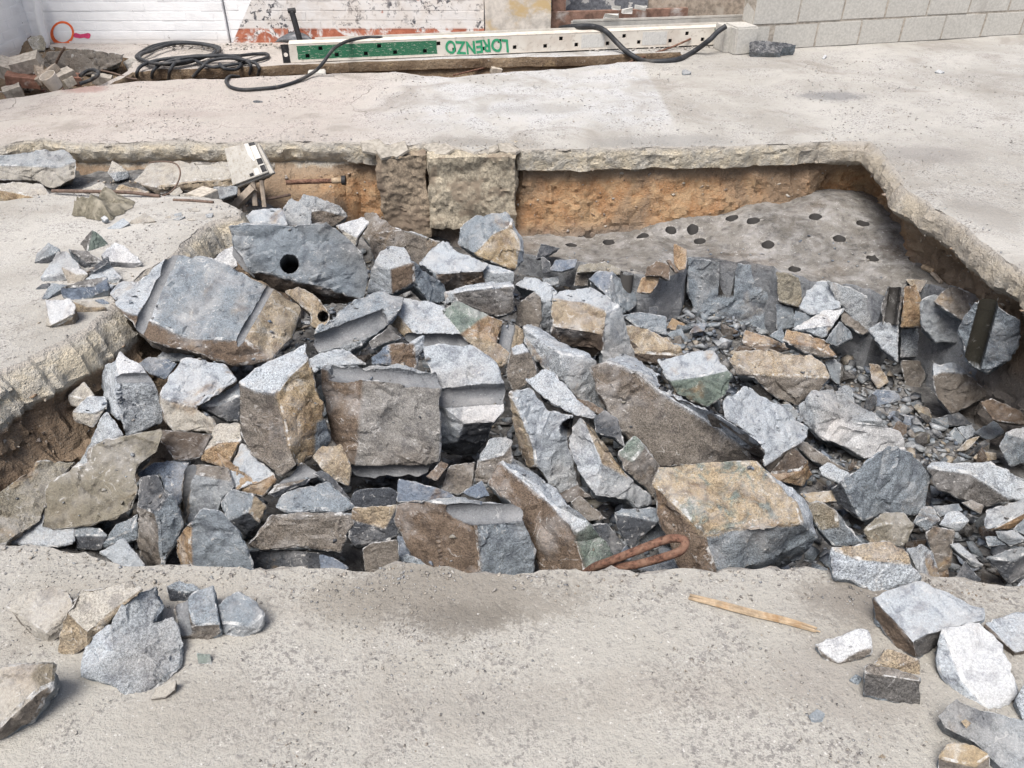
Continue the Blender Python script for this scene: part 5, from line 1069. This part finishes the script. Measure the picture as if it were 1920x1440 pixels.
for k, (u, v) in enumerate(((1155, 16), (1176, 20), (1200, 14), (1146, 32))):
    a = PY(u, v, 7.28 if k < 3 else 7.15); bm = bmesh.new(); box_bm(bm, 0, 0, 0, .06+.02*k, .006, .035, 0, .012)
    tag(link('paper_scrap', bm_mesh('paper_scrap', bm), M['sticker'], None, a), ['white torn paper scrap, left of three along the brown board', 'white torn paper scrap, middle of three along the brown board', 'white torn paper scrap, right of three along the brown board', 'white torn paper scrap on the aluminium plank, below the other three'][k], 'paper scrap')

# ================================================================== shovel, hoses, rods
sp = P(552, 98); sh = empty('shovel', (sp[0], sp[1]+.12, 0)); tag(sh, 'black shovel with a short round handle lying behind the rail end', 'shovel')
bl_v, bl_f = [], []
for i in range(13):
    for j in range(9):
        a = i/12; w_ = .13*(math.sin(math.pi*min(1, a*1.05+.02))**.45 if a > .0 else .3); yy = (j/8-.5)*2*w_
        bl_v.append((a*.34-.17, yy, .055+.055*(yy/.13)**2-.02*a))
for i in range(12):
    for j in range(8): bl_f.append((i*9+j, i*9+j+1, (i+1)*9+j+1, (i+1)*9+j))
bme = mesh_np('blade', bl_v, bl_f); smooth(bme, 60); bl = link('blade', bme, M['shovel'], sh); bl.modifiers.new('thickness', 'SOLIDIFY').thickness = .004
hd = tube_mesh('handle', [(.03, .0, .06), (.01, .02, .16), (-.015, .05, .275)], .024, 12); link('handle', hd, M['black'], sh)
gp2 = tube_mesh('grip', [(-.045, .05, .28), (.015, .055, .285)], .02, 10); link('grip', gp2, M['black'], sh)

def W(lst): return [P(u, v, z) for u, v, z in lst]
HRd = .0125
def cable(name, lst, r, label, mat=M['hose'], cat='hose', n=7):
    return tag(rebase(link(name, tube_mesh(name, catmull(W(lst), n), r, 9), mat)), label, cat)
coil = [(350,146,-.05),(358,138,.02),(372,120,.03),(392,106,.04),(425,100,.05),(445,106,.04),(470,115,.03),(484,126,.03),(480,140,.0),(474,150,-.05)]
c1 = []
for k in range(46):   # stacked loops of the coil
    a = 2*math.pi*k/15.0; rr = 1+.05*math.sin(k*1.7)-.05*(k//15); c1.append((332+78*rr*math.cos(a)+5*math.sin(k*.9), 100-19*rr*math.sin(a)-6*math.cos(a)+2*math.sin(k*1.3), .02+.012*(k//15)))
cable('hose_coil', c1, HRd, 'black hose coiled in a flat heap before the white wall')
cable('hose_loop', [(258,150,-.08),(257,135,.0),(268,122,.03),(300,112,.05),(360,106,.06),(420,104,.06),(452,110,.05),(470,122,.02),(468,140,-.06)], HRd, 'black hose strand arching over the front of the coil')
cable('hose_loop', [(284,150,-.08),(288,132,.0),(305,119,.03),(350,108,.06),(410,105,.06),(450,104,.04),(480,101,.02),(500,101,.02),(500,108,.02),(470,116,.02),(430,122,.02),(400,126,.02),(375,118,.03),(358,107,.05)], HRd, 'black hose strand looping out to the right of the coil')
cable('hose_loop', [(316,149,-.08),(320,130,.02),(335,113,.05),(365,105,.06),(410,106,.05),(440,110,.04),(452,120,.02),(442,130,.0),(420,128,.02),(412,120,.03),(415,140,-.06)], HRd, 'black hose strand standing up in the middle of the coil front')
cable('hose_loop', [(362,144,-.06),(380,125,.02),(395,114,.04),(425,109,.05),(455,112,.05),(478,118,.03),(486,128,.02),(484,142,-.05)], HRd, 'black hose strand dipping into the gap right of the coil')
cable('long_hose', [(448,144,-.03),(432,143,.005),(424,152,.016),(432,163,.016),(455,168,.016),(490,166,.016),(525,162,.016),(560,151,.016),(590,134,.04),(605,119,.10),(617,102,.15),(630,88,.165),(655,76,.155),(690,70,.15),(715,71,.14),(735,74,.06)], HRd, 'dark hose snaking off the floor and over the green end of the rail')
cable('draped_hose', [(1040,56,.06),(1058,52,.13),(1085,49,.17),(1115,50,.165),(1135,58,.155),(1155,78,.08),(1175,97,.02),(1200,112,-.02),(1220,116,.0),(1255,114,.012),(1275,110,.016),(1300,97,.016),(1330,75,.12),(1345,60,.17),(1361,49,.21)], .021, 'thick black hose draped over the middle of the rail and up to the block')
cable('bent_rod', [(150,157,.02),(170,150,.03),(182,142,.07),(184,136,.08),(176,131,.06),(164,133,.03),(150,142,.02)], .013, 'short bent black pipe end in the rubble by the white wall', M['hose'], 'pipe')
cable('trench_bar', [(1170,120,-.05),(1215,104,-.02),(1260,88,.02),(1295,73,.06)], .008, 'thin rusty bar leaning from the trench onto the rail at right', M['rust'], 'bar')
cable('trench_bar', [(640,142,-.1),(690,133,-.08),(740,121,-.04),(760,116,-.02)], .006, 'thin rusty bar in the trench under the green end of the rail', M['rust'], 'bar')
cable('trench_bar', [(850,141,-.1),(900,129,-.08),(940,117,-.05)], .007, 'thin rusty bar in the trench under the lettering', M['rust'], 'bar')
cable('leaning_rod', [(98,138,.0),(108,112,.1),(121,89,.2)], .009, 'short brown rod leaning against the rubble under the orange ring', M['steel'], 'rod')
cable('floor_rod', [(190,132,.0),(215,138,.0),(240,146,-.02),(257,149,-.03)], .007, 'thin rod on the ground left of the hose coil', M['steel'], 'rod')
cable('ledge_rod', [(98,358,.02),(170,359,.03),(240,361,.025),(300,368,.01)], .009, 'straight steel rod lying along the back of the left ledge', M['steel'], 'rod')
cable('ledge_rod', [(325,375,.01),(360,376,.012),(400,379,.012)], .007, 'short steel rod lying at the back of the left ledge near the brick', M['steel'], 'rod')
cable('bank_rod', [(497,374,-.2),(520,370,-.2),(545,365,-.2)], .008, 'short dark rod stuck in the earth right of the white spattered box', M['steel'], 'rod')
cable('wire_hoop', [(303,368,.0),(320,360,.03),(332,345,.06),(338,325,.1),(333,310,.12),(320,304,.12),(300,303,.1),(280,305,.06)], .004, 'thin wire hoop curling up behind the left ledge', M['steel'], 'wire', 8)
# pipe stub in the earth bank
pp = empty('pipe_stub', P(600, 341, -.15)); tag(pp, 'rusty pipe stub with a fitting sticking out of the earth bank', 'pipe'); pz = np.array(pp.location)
a, b2 = P(565, 341, -.15)-pz, P(622, 339, -.155)-pz; c3 = P(641, 338, -.155)-pz; d4 = P(648, 338, -.155)-pz
link('barrel', tube_mesh('barrel', [a-(b2-a)*.5, a, b2], .014, 12), M['rust'], pp); link('coupling', tube_mesh('coupling', [b2, b2*.7+c3*.3, c3], .018, 12), M['wood'], pp)
link('end_ring', tube_mesh('end_ring', [c3, d4], .027, 12), M['black'], pp)
# rusted bar bent into a loop, near edge
lp = [(1075,1095,-.32),(1110,1066,-.16),(1150,1050,-.09),(1200,1030,-.05),(1245,1013,-.02),(1268,1009,0.0),(1283,1013,.005),(1284,1022,.0),(1274,1034,-.02),(1240,1046,-.05),(1195,1058,-.09),(1150,1066,-.13),(1115,1082,-.22),(1090,1105,-.34)]
cable('rusted_loop_bar', lp, .012, 'rusted steel bar bent into a narrow loop at the near pit edge', M['rust'], 'bar', 8)
# wood splinter
wp = [P(1291, 1121, .012), P(1350, 1136, .014), P(1410, 1152, .014), P(1470, 1166, .013), P(1530, 1184, .010)]
ws = empty('wood_splinter', P(1410, 1152, 0)); tag(ws, 'long pale wood splinter lying on the right foreground', 'wood'); o0 = np.array(ws.location)
for k, (dy, dz, r0) in enumerate(((0, 0, .006), (.007, .003, .005), (-.004, .004, .0035))):
    q = catmull([p-o0+np.array((.004*k, dy, dz)) for p in wp[(1 if k == 2 else 0):]], 5); link('strand', tube_mesh('strand', q, r0, 6, rfun=lambda t, r0=r0: r0*(.35+.65*math.sin(math.pi*min(1, max(0, t*.9+.08)))**.5)), M['wood'], ws)
# stakes and timber by the box, stick on the shelf
st0 = sh_plane(1742, 508); tag(rebase(link('shelf_stick', tube_mesh('shelf_stick', [P(1731, 500, st0[2]+.02), P(1752, 509, st0[2]+.03)], .016, 6), M['wood'])), 'short pale stub of wood, upper of two on the shelf by the right bank', 'wood')
tag(rebase(link('shelf_stick', tube_mesh('shelf_stick', [P(1748, 512, st0[2]+.02), P(1765, 530, st0[2]+.012)], .012, 6), M['greywood'])), 'short grey stub of wood, lower of two on the shelf by the right bank', 'wood')

# ================================================================== white spattered box on stakes
bx0 = P(470, 360, -.15); bxr = empty('spattered_box', bx0); tag(bxr, 'white mud-spattered flat metal box standing on thin stakes behind the heap', 'box'); o0 = np.array(bx0)
yb = bx0[1]
cor = [PY(420, 278, yb+.09), PY(477, 266, yb+.09), PY(503, 323, yb-.02), PY(436, 348, yb-.02)]
m, nt_, b = newmat('spattered_white_sheet'); t = NT(nt_); oc = t.n('TexCoord').outputs['Object']; n1 = t.noise(oc, 60, 4, .75); n2 = t.noise(oc, 140, 3, .7); n3 = t.noise(oc, 14, 4, .6)
c = t.mix(t.ramp(n3, .4, .7), (.43, .41, .37), (.34, .315, .28)); c = t.mix(t.math('MULTIPLY', t.ramp(n1, .50, .62), .8), c, (.30, .27, .22)); c = t.mix(t.math('MULTIPLY', t.ramp(n2, .58, .68), .6), c, (.20, .18, .15)); t.link(c, b.inputs['Base Color']); b.inputs['Roughness'].default_value = .7; M['box'] = m
cor = [np.array(p)-o0 for p in cor]; nb = np.cross(cor[1]-cor[0], cor[3]-cor[0]); nb /= np.linalg.norm(nb); nb = nb if nb[1] > 0 else -nb
def bq(a, b_, off=0.0): return cor[0]*(1-a)*(1-b_)+cor[1]*a*(1-b_)+cor[2]*a*b_+cor[3]*(1-a)*b_-nb*off
def slab4(name, q, thick, mat, back=None):
    back = nb if back is None else back
    me = mesh_np(name, list(q)+[p+back*thick for p in q], [(0,1,2,3),(7,6,5,4),(0,4,5,1),(1,5,6,2),(2,6,7,3),(3,7,4,0)]); bm = bmesh.new(); bm.from_mesh(me); bmesh.ops.recalc_face_normals(bm, faces=bm.faces)
    bmesh.ops.bevel(bm, geom=bm.edges[:], offset=min(.003, thick*.3), segments=1, affect='EDGES'); bm.to_mesh(me); bm.free(); return link(name, me, mat, bxr)
slab4('cover', [bq(0,0), bq(1,0), bq(1,1), bq(0,1)], .016, M['box']); slab4('base', [bq(.02,.05,-.02), bq(1.07,.06,-.02), bq(1.1,1.04,-.02), bq(.05,1.06,-.02)], .03, M['box'])
slab4('pale_strip', [bq(.66,0,.002), bq(.8,0,.002), bq(.8,.97,.002), bq(.66,.97,.002)], .003, M['sticker'])
slab4('grey_strip', [bq(.82,.1,.002), bq(.99,.1,.002), bq(.99,.97,.002), bq(.82,.97,.002)], .003, M['alu'])
for a0, a1, b0, b1 in ((.8,.99,0,.09),(.84,.99,.52,.70),(.86,.99,.74,.95),(.52,.63,.86,.94)): slab4('dark_square', [bq(a0,b0,.004), bq(a1,b0,.004), bq(a1,b1,.004), bq(a0,b1,.004)], .003, M['black'])
for (u0, v0, u1, v1, wd) in ((444,350,460,398,.012),(474,340,479,386,.016),(490,338,496,388,.013)):
    link('stake', tube_mesh('stake', [PY(u0, v0, yb+.01)-o0, PY(u1, v1, yb-.04)-o0], wd, 6), M['greywood'], bxr)
tb = PY(436, 392, yb-.06); te = PY(476, 352, yb-.02); d_ = te-tb
tag(rebase(link('propped_board', tube_mesh('propped_board', [tb, (tb+te)/2, te], .028, 4), M['greywood'])), 'grey propped board leaning under the white spattered box', 'board')

# holed brick
hb = P(378, 372, -.05); hbr = empty('holed_brick', hb, -.5); tag(hbr, 'tan brick with round core holes at the back of the left ledge', 'brick')
hv, hf = sheet([(-.055,-.03),(.055,-.03),(.055,.035),(-.055,.035)], [[(cx+.011*math.cos(a), .003+.011*math.sin(a)) for a in np.linspace(0, 2*math.pi, 12, endpoint=False)] for cx in (-.033, 0, .033)], [], lambda x, y: 0)
vv = [(p[0], -.05, p[1]) for p in hv]; ff = [tuple(q) for q in hf]
for cx in (-.033, 0, .033):
    s = len(vv); aa = np.linspace(0, 2*math.pi, 12, endpoint=False); vv += [(cx+.011*math.cos(a), -.05, .003+.011*math.sin(a)) for a in aa]+[(cx+.011*math.cos(a), .03, .003+.011*math.sin(a)) for a in aa]
    ff += [(s+k, s+(k+1) % 12, s+12+(k+1) % 12, s+12+k) for k in range(12)]+[tuple(s+12+k for k in range(12))]
link('holed_face', mesh_np('holed_face', vv, ff), M['sand'], hbr); box_obj('brick_body', M['sand'], (0, .0125, .0025), (.11, .118, .064), hbr, .003)

# muddy sacking: rumpled cloth
cu0 = [P(u, v)[:2] for u, v in ((133,405),(165,390),(190,378),(225,369),(258,382),(240,398),(210,415),(175,414))]
def clz(x, y): return gz(x, y)+.008+.10*max(0, nz((x, y, 0), 6, 3)+.3)+.055*abs(nz((x, y, 0), 13, 1))+.02*abs(nz((x, y, 0), 30))
L = np.array(resample(cu0, .015)); g = np.array([(x, y) for x in np.arange(L[:, 0].min(), L[:, 0].max(), .012) for y in np.arange(L[:, 1].min(), L[:, 1].max(), .012)]); g = g[inside(L, g)]
def clz2(x, y):
    d = float(np.min(np.hypot(L[:, 0]-x, L[:, 1]-y))); return gz(x, y)+.003+(clz(x, y)-gz(x, y))*min(1, d/.05)
L = np.array([p+.02*np.array((nz((p[0], p[1], 0), 22), nz((p[0], p[1], 0), 22, 5))) for p in L]); g = g[inside(L, g)]
v, f = sheet(list(L), [], g, clz2); me = mesh_np('muddy_sacking', v, f); smooth(me, 50); tag(rebase(link('muddy_sacking', me, M['cloth'])), 'crumpled muddy green sacking on the left ledge', 'cloth')
# stained white plastic pot and broken timber in the corner rubble
pc = P(106, 166, -.03); n = 20; vv = [(.058*r*math.cos(2*math.pi*k/n), .058*r*math.sin(2*math.pi*k/n), z) for r, z in ((.86, 0), (1, .10), (.95, .10), (.82, .005)) for k in range(n)]
ff = [(r*n+k, r*n+(k+1) % n, (r+1)*n+(k+1) % n, (r+1)*n+k) for r in range(3) for k in range(n)]+[tuple(range(n)), tuple(3*n+k for k in range(n))]
me = mesh_np('plastic_pot', vv, ff); smooth(me, 40); o = tag(link('plastic_pot', me, M['plastic'], None, pc), 'stained white plastic pot lying in the corner rubble', 'pot'); o.rotation_euler = (.35, -.2, 0); o.location.z += .01
for k, (u, v, z, rx, rz, s, mt, lb) in enumerate(((75,135,.05,.5,.7,(.05,.26,.04),'greywood','broken grey timber piece, left of two in the corner rubble'),(88,140,.04,.35,-.5,(.04,.2,.05),'greywood','broken grey timber piece, right of two in the corner rubble'),(45,150,.0,.1,.3,(.22,.11,.07),'redclay','dark red brick half buried at the left of the corner rubble'),(118,140,.02,.2,.8,(.14,.1,.05),'mortar','grey mortar lump above the plastic pot'),(138,148,-.02,.2,.4,(.1,.09,.06),'redclay','reddish brick fragment right of the plastic pot'),(128,155,-.03,-.2,1.0,(.08,.07,.06),'sand','cream mortar lump right beside the plastic pot'),(192,149,-.02,.1,.2,(.13,.08,.06),'mortar','grey mortar lump near the short bent pipe'),(50,118,.1,.3,.2,(.2,.12,.09),'mortar','grey mortar chunk high in the left corner rubble'),(20,130,.04,.1,-.3,(.25,.15,.1),'mortar','large dark mortar chunk at the left edge of the corner rubble'),(25,172,-.05,.1,.5,(.12,.1,.07),'mortar','mortar chunk at the lower left of the corner rubble'),(1013,119,-.07,.2,.3,(.1,.07,.06),'redclay','brick fragment in the trench right of the lettering'),(968,112,-.05,.2,.6,(.06,.05,.05),'teal','teal plastic scrap in the trench under the rail'),(930,133,-.1,.1,.3,(.08,.06,.05),'sand','cream lump in the trench under the lettering'),(1060,112,-.06,.1,.5,(.1,.08,.07),'mortar','grey lump in the trench right of the brick fragment'))):
    rb_ = rough_box('rubble_lump' if mt not in ('greywood', 'teal') else ('timber_piece' if mt == 'greywood' else 'plastic_scrap'), M[mt], tuple(P(u, v, z)), s, None, amp=.012, step=.03); rb_.rotation_euler = (rx, .2*(-1)**k, rz); tag(rb_, lb, 'timber' if mt == 'greywood' else ('scrap' if mt == 'teal' else 'rubble'))

# ================================================================== old concrete footing let into the back bank
def footing(name, u0, u1, vt, vb, y, dep, label, mat):
    a, b_ = PY(u0, vt, y), PY(u1, vt, y); zb = PY(u0, vb, y)[2]; c = ((a[0]+b_[0])/2, y+dep/2, (a[2]+zb)/2)
    o = rough_box(name, mat, c, (b_[0]-a[0], dep, a[2]-zb), None, amp=.028, step=.014, fk=.5); return tag(o, label, 'footing')
M['footing'] = plain('old_footing_concrete', (.36, .315, .24), .95, .4, 80, 1.0, 0, (.24, .195, .145), (.50, .64), world=True, s2=7)
footing('concrete_footing', 800, 968, 296, 425, 4.50, .25, 'tan concrete footing block exposed in the back wall of the pit', M['footing'])
M['footing2'] = plain('brown_footing_concrete', (.26, .21, .155), .95, .4, 80, 1.0, 0, (.18, .14, .105), (.48, .64), world=True, s2=6)
footing('concrete_footing', 706, 797, 292, 440, 4.54, .25, 'brown earth-stained footing left of the tan concrete footing', M['footing2'])
# thin shards where the slab broke over the footing
M['shard'] = plain('broken_slab_shard', (.30, .275, .235), .95, .3, 40, .5, 0, (.40, .37, .32), (.5, .7), world=True)
shards = [(700,275,60,6),(722,283,50,-8),(745,279,60,10),(810,276,40,20),(828,283,50,-15),(845,289,46,12),(862,297,40,-30),(830,294,44,25),(812,291,36,-10),(905,283,36,15),(922,281,40,-20),(935,287,34,30),(950,279,40,-35),(918,292,36,10),(945,291,30,-12),(880,305,36,14),(850,308,40,-8),(900,300,30,22),(965,283,30,-40)]
for i, (u, v, L_, a) in enumerate(shards):
    q = P(u, v, -.005-.10*max(0, (v-282)/25.0)); bm = bmesh.new(); l = L_*.0031; n_ = 5
    ps = [(l*.5*math.cos(2*math.pi*k/n_+i)*random.uniform(.7, 1.1), l*.42*math.sin(2*math.pi*k/n_+i)*random.uniform(.6, 1.1)) for k in range(n_)]
    top = [bm.verts.new((x, y, .007)) for x, y in ps]; bot = [bm.verts.new((x*1.05, y*1.05, -.007)) for x, y in ps]; bm.faces.new(top); bm.faces.new(bot[::-1])
    for k in range(n_): bm.faces.new((top[k], bot[k], bot[(k+1) % n_], top[(k+1) % n_]))
    o = link('slab_shard', bm_mesh('slab_shard', bm), M['shard'], None, q+np.array((0, 0, -.002))); o.rotation_euler = (random.uniform(.1, .5), random.uniform(-.3, .3), math.radians(a))
    tag(o, 'thin pale shard of broken slab lying above the footings', 'shard', 'slab shards above the footings')

# ================================================================== loose small stuff
def hull_chunk(seed, n=11):
    r = np.random.default_rng(seed); p = r.normal(size=(n, 3)); p /= np.linalg.norm(p, axis=1)[:, None]; p *= r.uniform(.75, 1.05, (n, 1)); p *= np.array((1, .8, .6))
    bm = bmesh.new(); [bm.verts.new(q) for q in p]; g_ = bmesh.ops.convex_hull(bm, input=bm.verts); bmesh.ops.triangulate(bm, faces=bm.faces[:])
    bm.verts.index_update(); v = np.array([q.co[:] for q in bm.verts]); f = np.array([[q.index for q in t.verts] for t in bm.faces]); bm.free(); return v, f
CH = [hull_chunk(100+i, 7+i % 4) for i in range(16)]; CHS = [hull_chunk(300+i, 7) for i in range(8)]
def rand_rot(r):
    q = r.normal(size=4); q /= np.linalg.norm(q); a, b_, c, d = q
    return np.array([[1-2*(c*c+d*d), 2*(b_*c-a*d), 2*(b_*d+a*c)], [2*(b_*c+a*d), 1-2*(b_*b_+d*d), 2*(c*d-a*b_)], [2*(b_*d-a*c), 2*(c*d+a*b_), 1-2*(b_*b_+c*c)]])
def scatter(name, items, lib, mat, label, cat, flat=.7):
    V, F, T = [], [], []; n0 = 0; r = np.random.default_rng(5)
    for x, y, z, s, tn in items:
        v, f = lib[r.integers(len(lib))]; q = (v @ rand_rot(r).T)*s*np.array((1, 1, flat))+np.array((x, y, z)); V.append(q); F.append(f+n0); n0 += len(v); T += [tn]*len(f)
    V = np.concatenate(V); F = np.concatenate(F); me = bpy.data.meshes.new(name); me.vertices.add(len(V)); me.vertices.foreach_set('co', V.ravel())
    me.loops.add(F.size); me.loops.foreach_set('vertex_index', F.ravel().astype('i')); me.polygons.add(len(F)); me.polygons.foreach_set('loop_start', np.arange(0, F.size, 3, dtype='i')); me.polygons.foreach_set('loop_total', np.full(len(F), 3, 'i')); me.update(calc_edges=True); me.validate()
    set_tint(me, (0, 0, 0, 1)); me.attributes['tint'].data.foreach_set('color', np.array(T, 'f').ravel()); me.attributes['edge'].data.foreach_set('value', np.full(len(F), .35, 'f'))
    o = link(name, me, mat); kind(o, 'stuff'); return tag(o, label, cat)
PAL = [(*TINT[c][:3], 1.0) for c in 'ggggkkknxaaeelmgkaet']
r = np.random.default_rng(11); items = []
PL = np.array(pit_d)
def pit_pts(n, x0=-1.9, x1=2.1, y0=1.45, y1=4.3):
    q = np.column_stack([r.uniform(x0, x1, n), r.uniform(y0, y1, n)]); return q[inside(PL, q)]
for x, y in pit_pts(5200):
    s = .010+.045*r.random()**2.6; items.append((x, y, BED(x, y)+s*.25, s, PAL[r.integers(len(PAL))]))
for x, y in pit_pts(2600, .5, 2.05, 2.6, 4.1):
    s = .007+.032*r.random()**2.2; items.append((x, y, BED(x, y)+s*.3, s, PAL[r.integers(len(PAL))]))
for x, y in pit_pts(1500, .3, 2.3, 1.6, 4.0):
    s = .022+.05*r.random()**1.8; items.append((x, y, BED(x, y)+s*.35, s, PAL[r.integers(len(PAL))]))
PIT_ITEMS = items
# bigger filler stones low in the gaps
fill = []
for i in range(10):
    v, f = hull_chunk(500+i, 10); bm = bmesh.new(); tl = bm.faces.layers.int.new('t'); el = bm.faces.layers.float.new('edge'); bv = [bm.verts.new(q*.5) for q in v]
    for t in f:
        fc = bm.faces.new([bv[k] for k in t]); fc[tl] = tid('gkxnagxebg'[i])
    bmesh.ops.dissolve_limit(bm, angle_limit=.35, verts=bm.verts, edges=bm.edges); refine(bm, 1.0, .16, 1.0, 60+i)
    for f_ in bm.faces: f_[el] *= .8
    me = bpy.data.meshes.new('wedged_stone'); tv = [TL[q[tl]] for q in bm.faces]; ev = [q[el] for q in bm.faces]; bm.faces.layers.int.remove(tl); bm.faces.layers.float.remove(bm.faces.layers.float['edge']); bmesh.ops.recalc_face_normals(bm, faces=bm.faces); bm.to_mesh(me); bm.free()
    set_tint(me, (0, 0, 0, 1)); me.attributes['tint'].data.foreach_set('color', np.array(tv, 'f').ravel()); me.attributes['edge'].data.foreach_set('value', np.array(ev, 'f')); me.materials.append(M['rock']); smooth(me, 33); fill.append(me)
for i, (x, y) in enumerate(np.concatenate([pit_pts(170, -1.75, 1.95, 1.5, 3.9), pit_pts(110, .55, 2.1, 1.6, 3.7)])):
    s = r.uniform(.10, .19) if x < .6 else r.uniform(.07, .17)
    o = link('wedged_stone', fill[r.integers(len(fill))], None, None, (x, y, BED(x, y)+(.05 if x < .6 else .025))); o.scale = (s, s*r.uniform(.7, 1.1), s*r.uniform(.6, .9)); o.rotation_euler = tuple(r.uniform(0, 6.28, 3))
    tone = {'g': 'grey', 'k': 'blackish', 'x': 'dark', 'n': 'brownish', 'a': 'light grey', 'e': 'bluish', 'b': 'brown'}['gkxnagxebg'[fill.index(o.data)]]
    reg = ('at left end of heap' if x < -.8 else 'in left middle of heap' if x < 0 else 'in right middle of heap' if x < .75 else 'on gravel at right of pit')+(', near side' if y < 2.3 else ', far side' if y > 3.1 else '')
    tag(o, 'small %s stone low in gaps %s' % (tone, reg), 'stone', 'small %s stones %s' % (tone, reg))
# grit on the bare ground
items = []; GP = [(.24,.22,.20,1),(.19,.18,.17,1),(.32,.30,.265,1),(.29,.29,.29,1),(.50,.47,.43,1),(.38,.33,.27,1),(.35,.325,.29,1)]
HO = [np.array(q) for q in (pit_d, trench_d, corner_d)]
def grit(n, x0, x1, y0, y1, s0, s1, thr):
    q = np.column_stack([r.uniform(x0, x1, n), r.uniform(y0, y1, n)])
    for h in HO: q = q[~inside(h, q)]
    for x, y in q:
        d = nz((x, y, 0), 1.6, 4)+.7*nz((x, y, 0), 5, 9)
        if d < thr+.5*(r.random()-.5): continue
        s = s0+(s1-s0)*r.random()**4; items.append((x, y, gz(x, y)+s*.25, s, GP[r.integers(len(GP))]))
grit(30000, -1.4, 1.9, .75, 1.5, .0010, .0062, .02); grit(9000, 1.2, 3.2, 1.4, 4.6, .002, .009, .1); grit(15000, -3.0, 3.8, 4.5, 6.6, .003, .012, .12); grit(3000, -2.6, -1.5, 2.2, 3.9, .002, .01, .1); grit(2500, -.6, 2.0, 1.3, 1.5, .002, .009, -.2)
scatter('ground_grit', items, CHS, M['rubble'], 'fine dark grit and pebbles strewn over the dusty concrete', 'grit', .6)
items = []
for x, y in np.column_stack([r.uniform(-4.0, -2.4, 900), r.uniform(5.6, 7.15, 900)]):
    s = .008+.05*r.random()**3; items.append((x, y, mound(x, y)+s*.2, s, [(.34,.29,.23,1),(.42,.38,.33,1),(.25,.2,.16,1),(.5,.47,.42,1),(.3,.14,.1,1)][r.integers(5)]))
TP = np.array(trench_d)
for x, y in np.column_stack([r.uniform(-2.5, 1.4, 900), r.uniform(6.0, 6.8, 900)]):
    s = .006+.03*r.random()**2.5; items.append((x, y, -.135+s*.3, s, [(.34,.26,.18,1),(.4,.34,.27,1),(.22,.16,.12,1),(.46,.42,.36,1)][r.integers(4)]))
for x, y in np.column_stack([r.uniform(-3.0, 1.9, 700), r.uniform(6.95, 7.17, 700)]):
    s = .006+.02*r.random()**2.5; items.append((x, y, gz(x, y)+s*.3, s, [(.45,.41,.36,1),(.5,.46,.42,1),(.3,.27,.23,1)][r.integers(3)]))
scatter('wall_foot_rubble', items, CH, M['rubble'], 'crumbled mortar and earth clods along the foot of the back walls', 'rubble')
items = []
Q = np.column_stack([r.uniform(-3.0, -.7, 500), r.uniform(3.85, 4.5, 500)])
for x, y in Q[inside(PL, Q)]:
    s = .006+.03*r.random()**2.5; items.append((x, y, BED(x, y)+s*.3, s, [(.34,.28,.22,1),(.42,.37,.3,1),(.25,.19,.15,1),(.5,.46,.4,1)][r.integers(4)]))
sv_, st_, sr_ = SKV['pit_wall']
for k in r.integers(0, len(sv_), 5200):
    p = sv_[k]; ty = st_[k//sr_]
    if ty in 'bclrq' and -.75 < p[2] < -.1:
        s = .003+.022*r.random()**4; items.append((p[0], p[1], p[2], s, [(.34,.25,.17,1),(.42,.35,.26,1),(.22,.17,.13,1),(.48,.42,.34,1),(.3,.2,.12,1)][r.integers(5)]))
scatter('bank_rubble', items, CH, M['rubble'], 'earthy crumbs and small stones stuck in the earth banks', 'rubble')
# chips and crumbs that came to rest on top of the blocks and along the near lip
bpy.context.view_layer.update(); dg = bpy.context.evaluated_depsgraph_get()
for x, y in pit_pts(4200):
    ok, loc, nrm, _i, ob, _m = scene.ray_cast(dg, Vector((x, y, .7)), Vector((0, 0, -1)))
    if ok and nrm.z > .55 and ob.name not in ('ground', 'pit_wall'):
        if nz((x, y, 0), 4.5, 3) < -.05 and r.random() < .8: continue
        s_ = .0025+.016*r.random()**4; PIT_ITEMS.append((x, y, loc.z+s_*.25, s_, PAL[r.integers(len(PAL))]))
items = PIT_ITEMS
scatter('pit_rubble', items, CH, M['rubble'], 'fine grey stone rubble covering the floor of the pit', 'rubble', .55)
items = []
PD = np.array(pit_d); Q = PD[r.integers(len(PD), size=2600)]; nearp = Q[:, 1] < 1.75; rn = r.normal(size=(2600, 2))
Q = Q+np.where(nearp[:, None], np.column_stack([rn[:, 0]*.03, -abs(rn[:, 1])*.045]), rn*.05); Q = Q[~inside(PL, Q)]
for q in Q:
    s_ = .0018+.010*r.random()**3.5; items.append((q[0], q[1], gz(*q)+s_*.25, s_, [(.42,.38,.32,1),(.3,.27,.23,1),(.5,.46,.4,1),(.24,.22,.2,1),(.28,.29,.3,1)][r.integers(5)]))
scatter('lip_crumbs', items, CHS, M['rubble'], 'crumbs of broken concrete along the lip of the pit', 'rubble', .7)
for o in bpy.data.objects:
    if o.type == 'MESH' and o.hide_render: bpy.data.objects.remove(o)
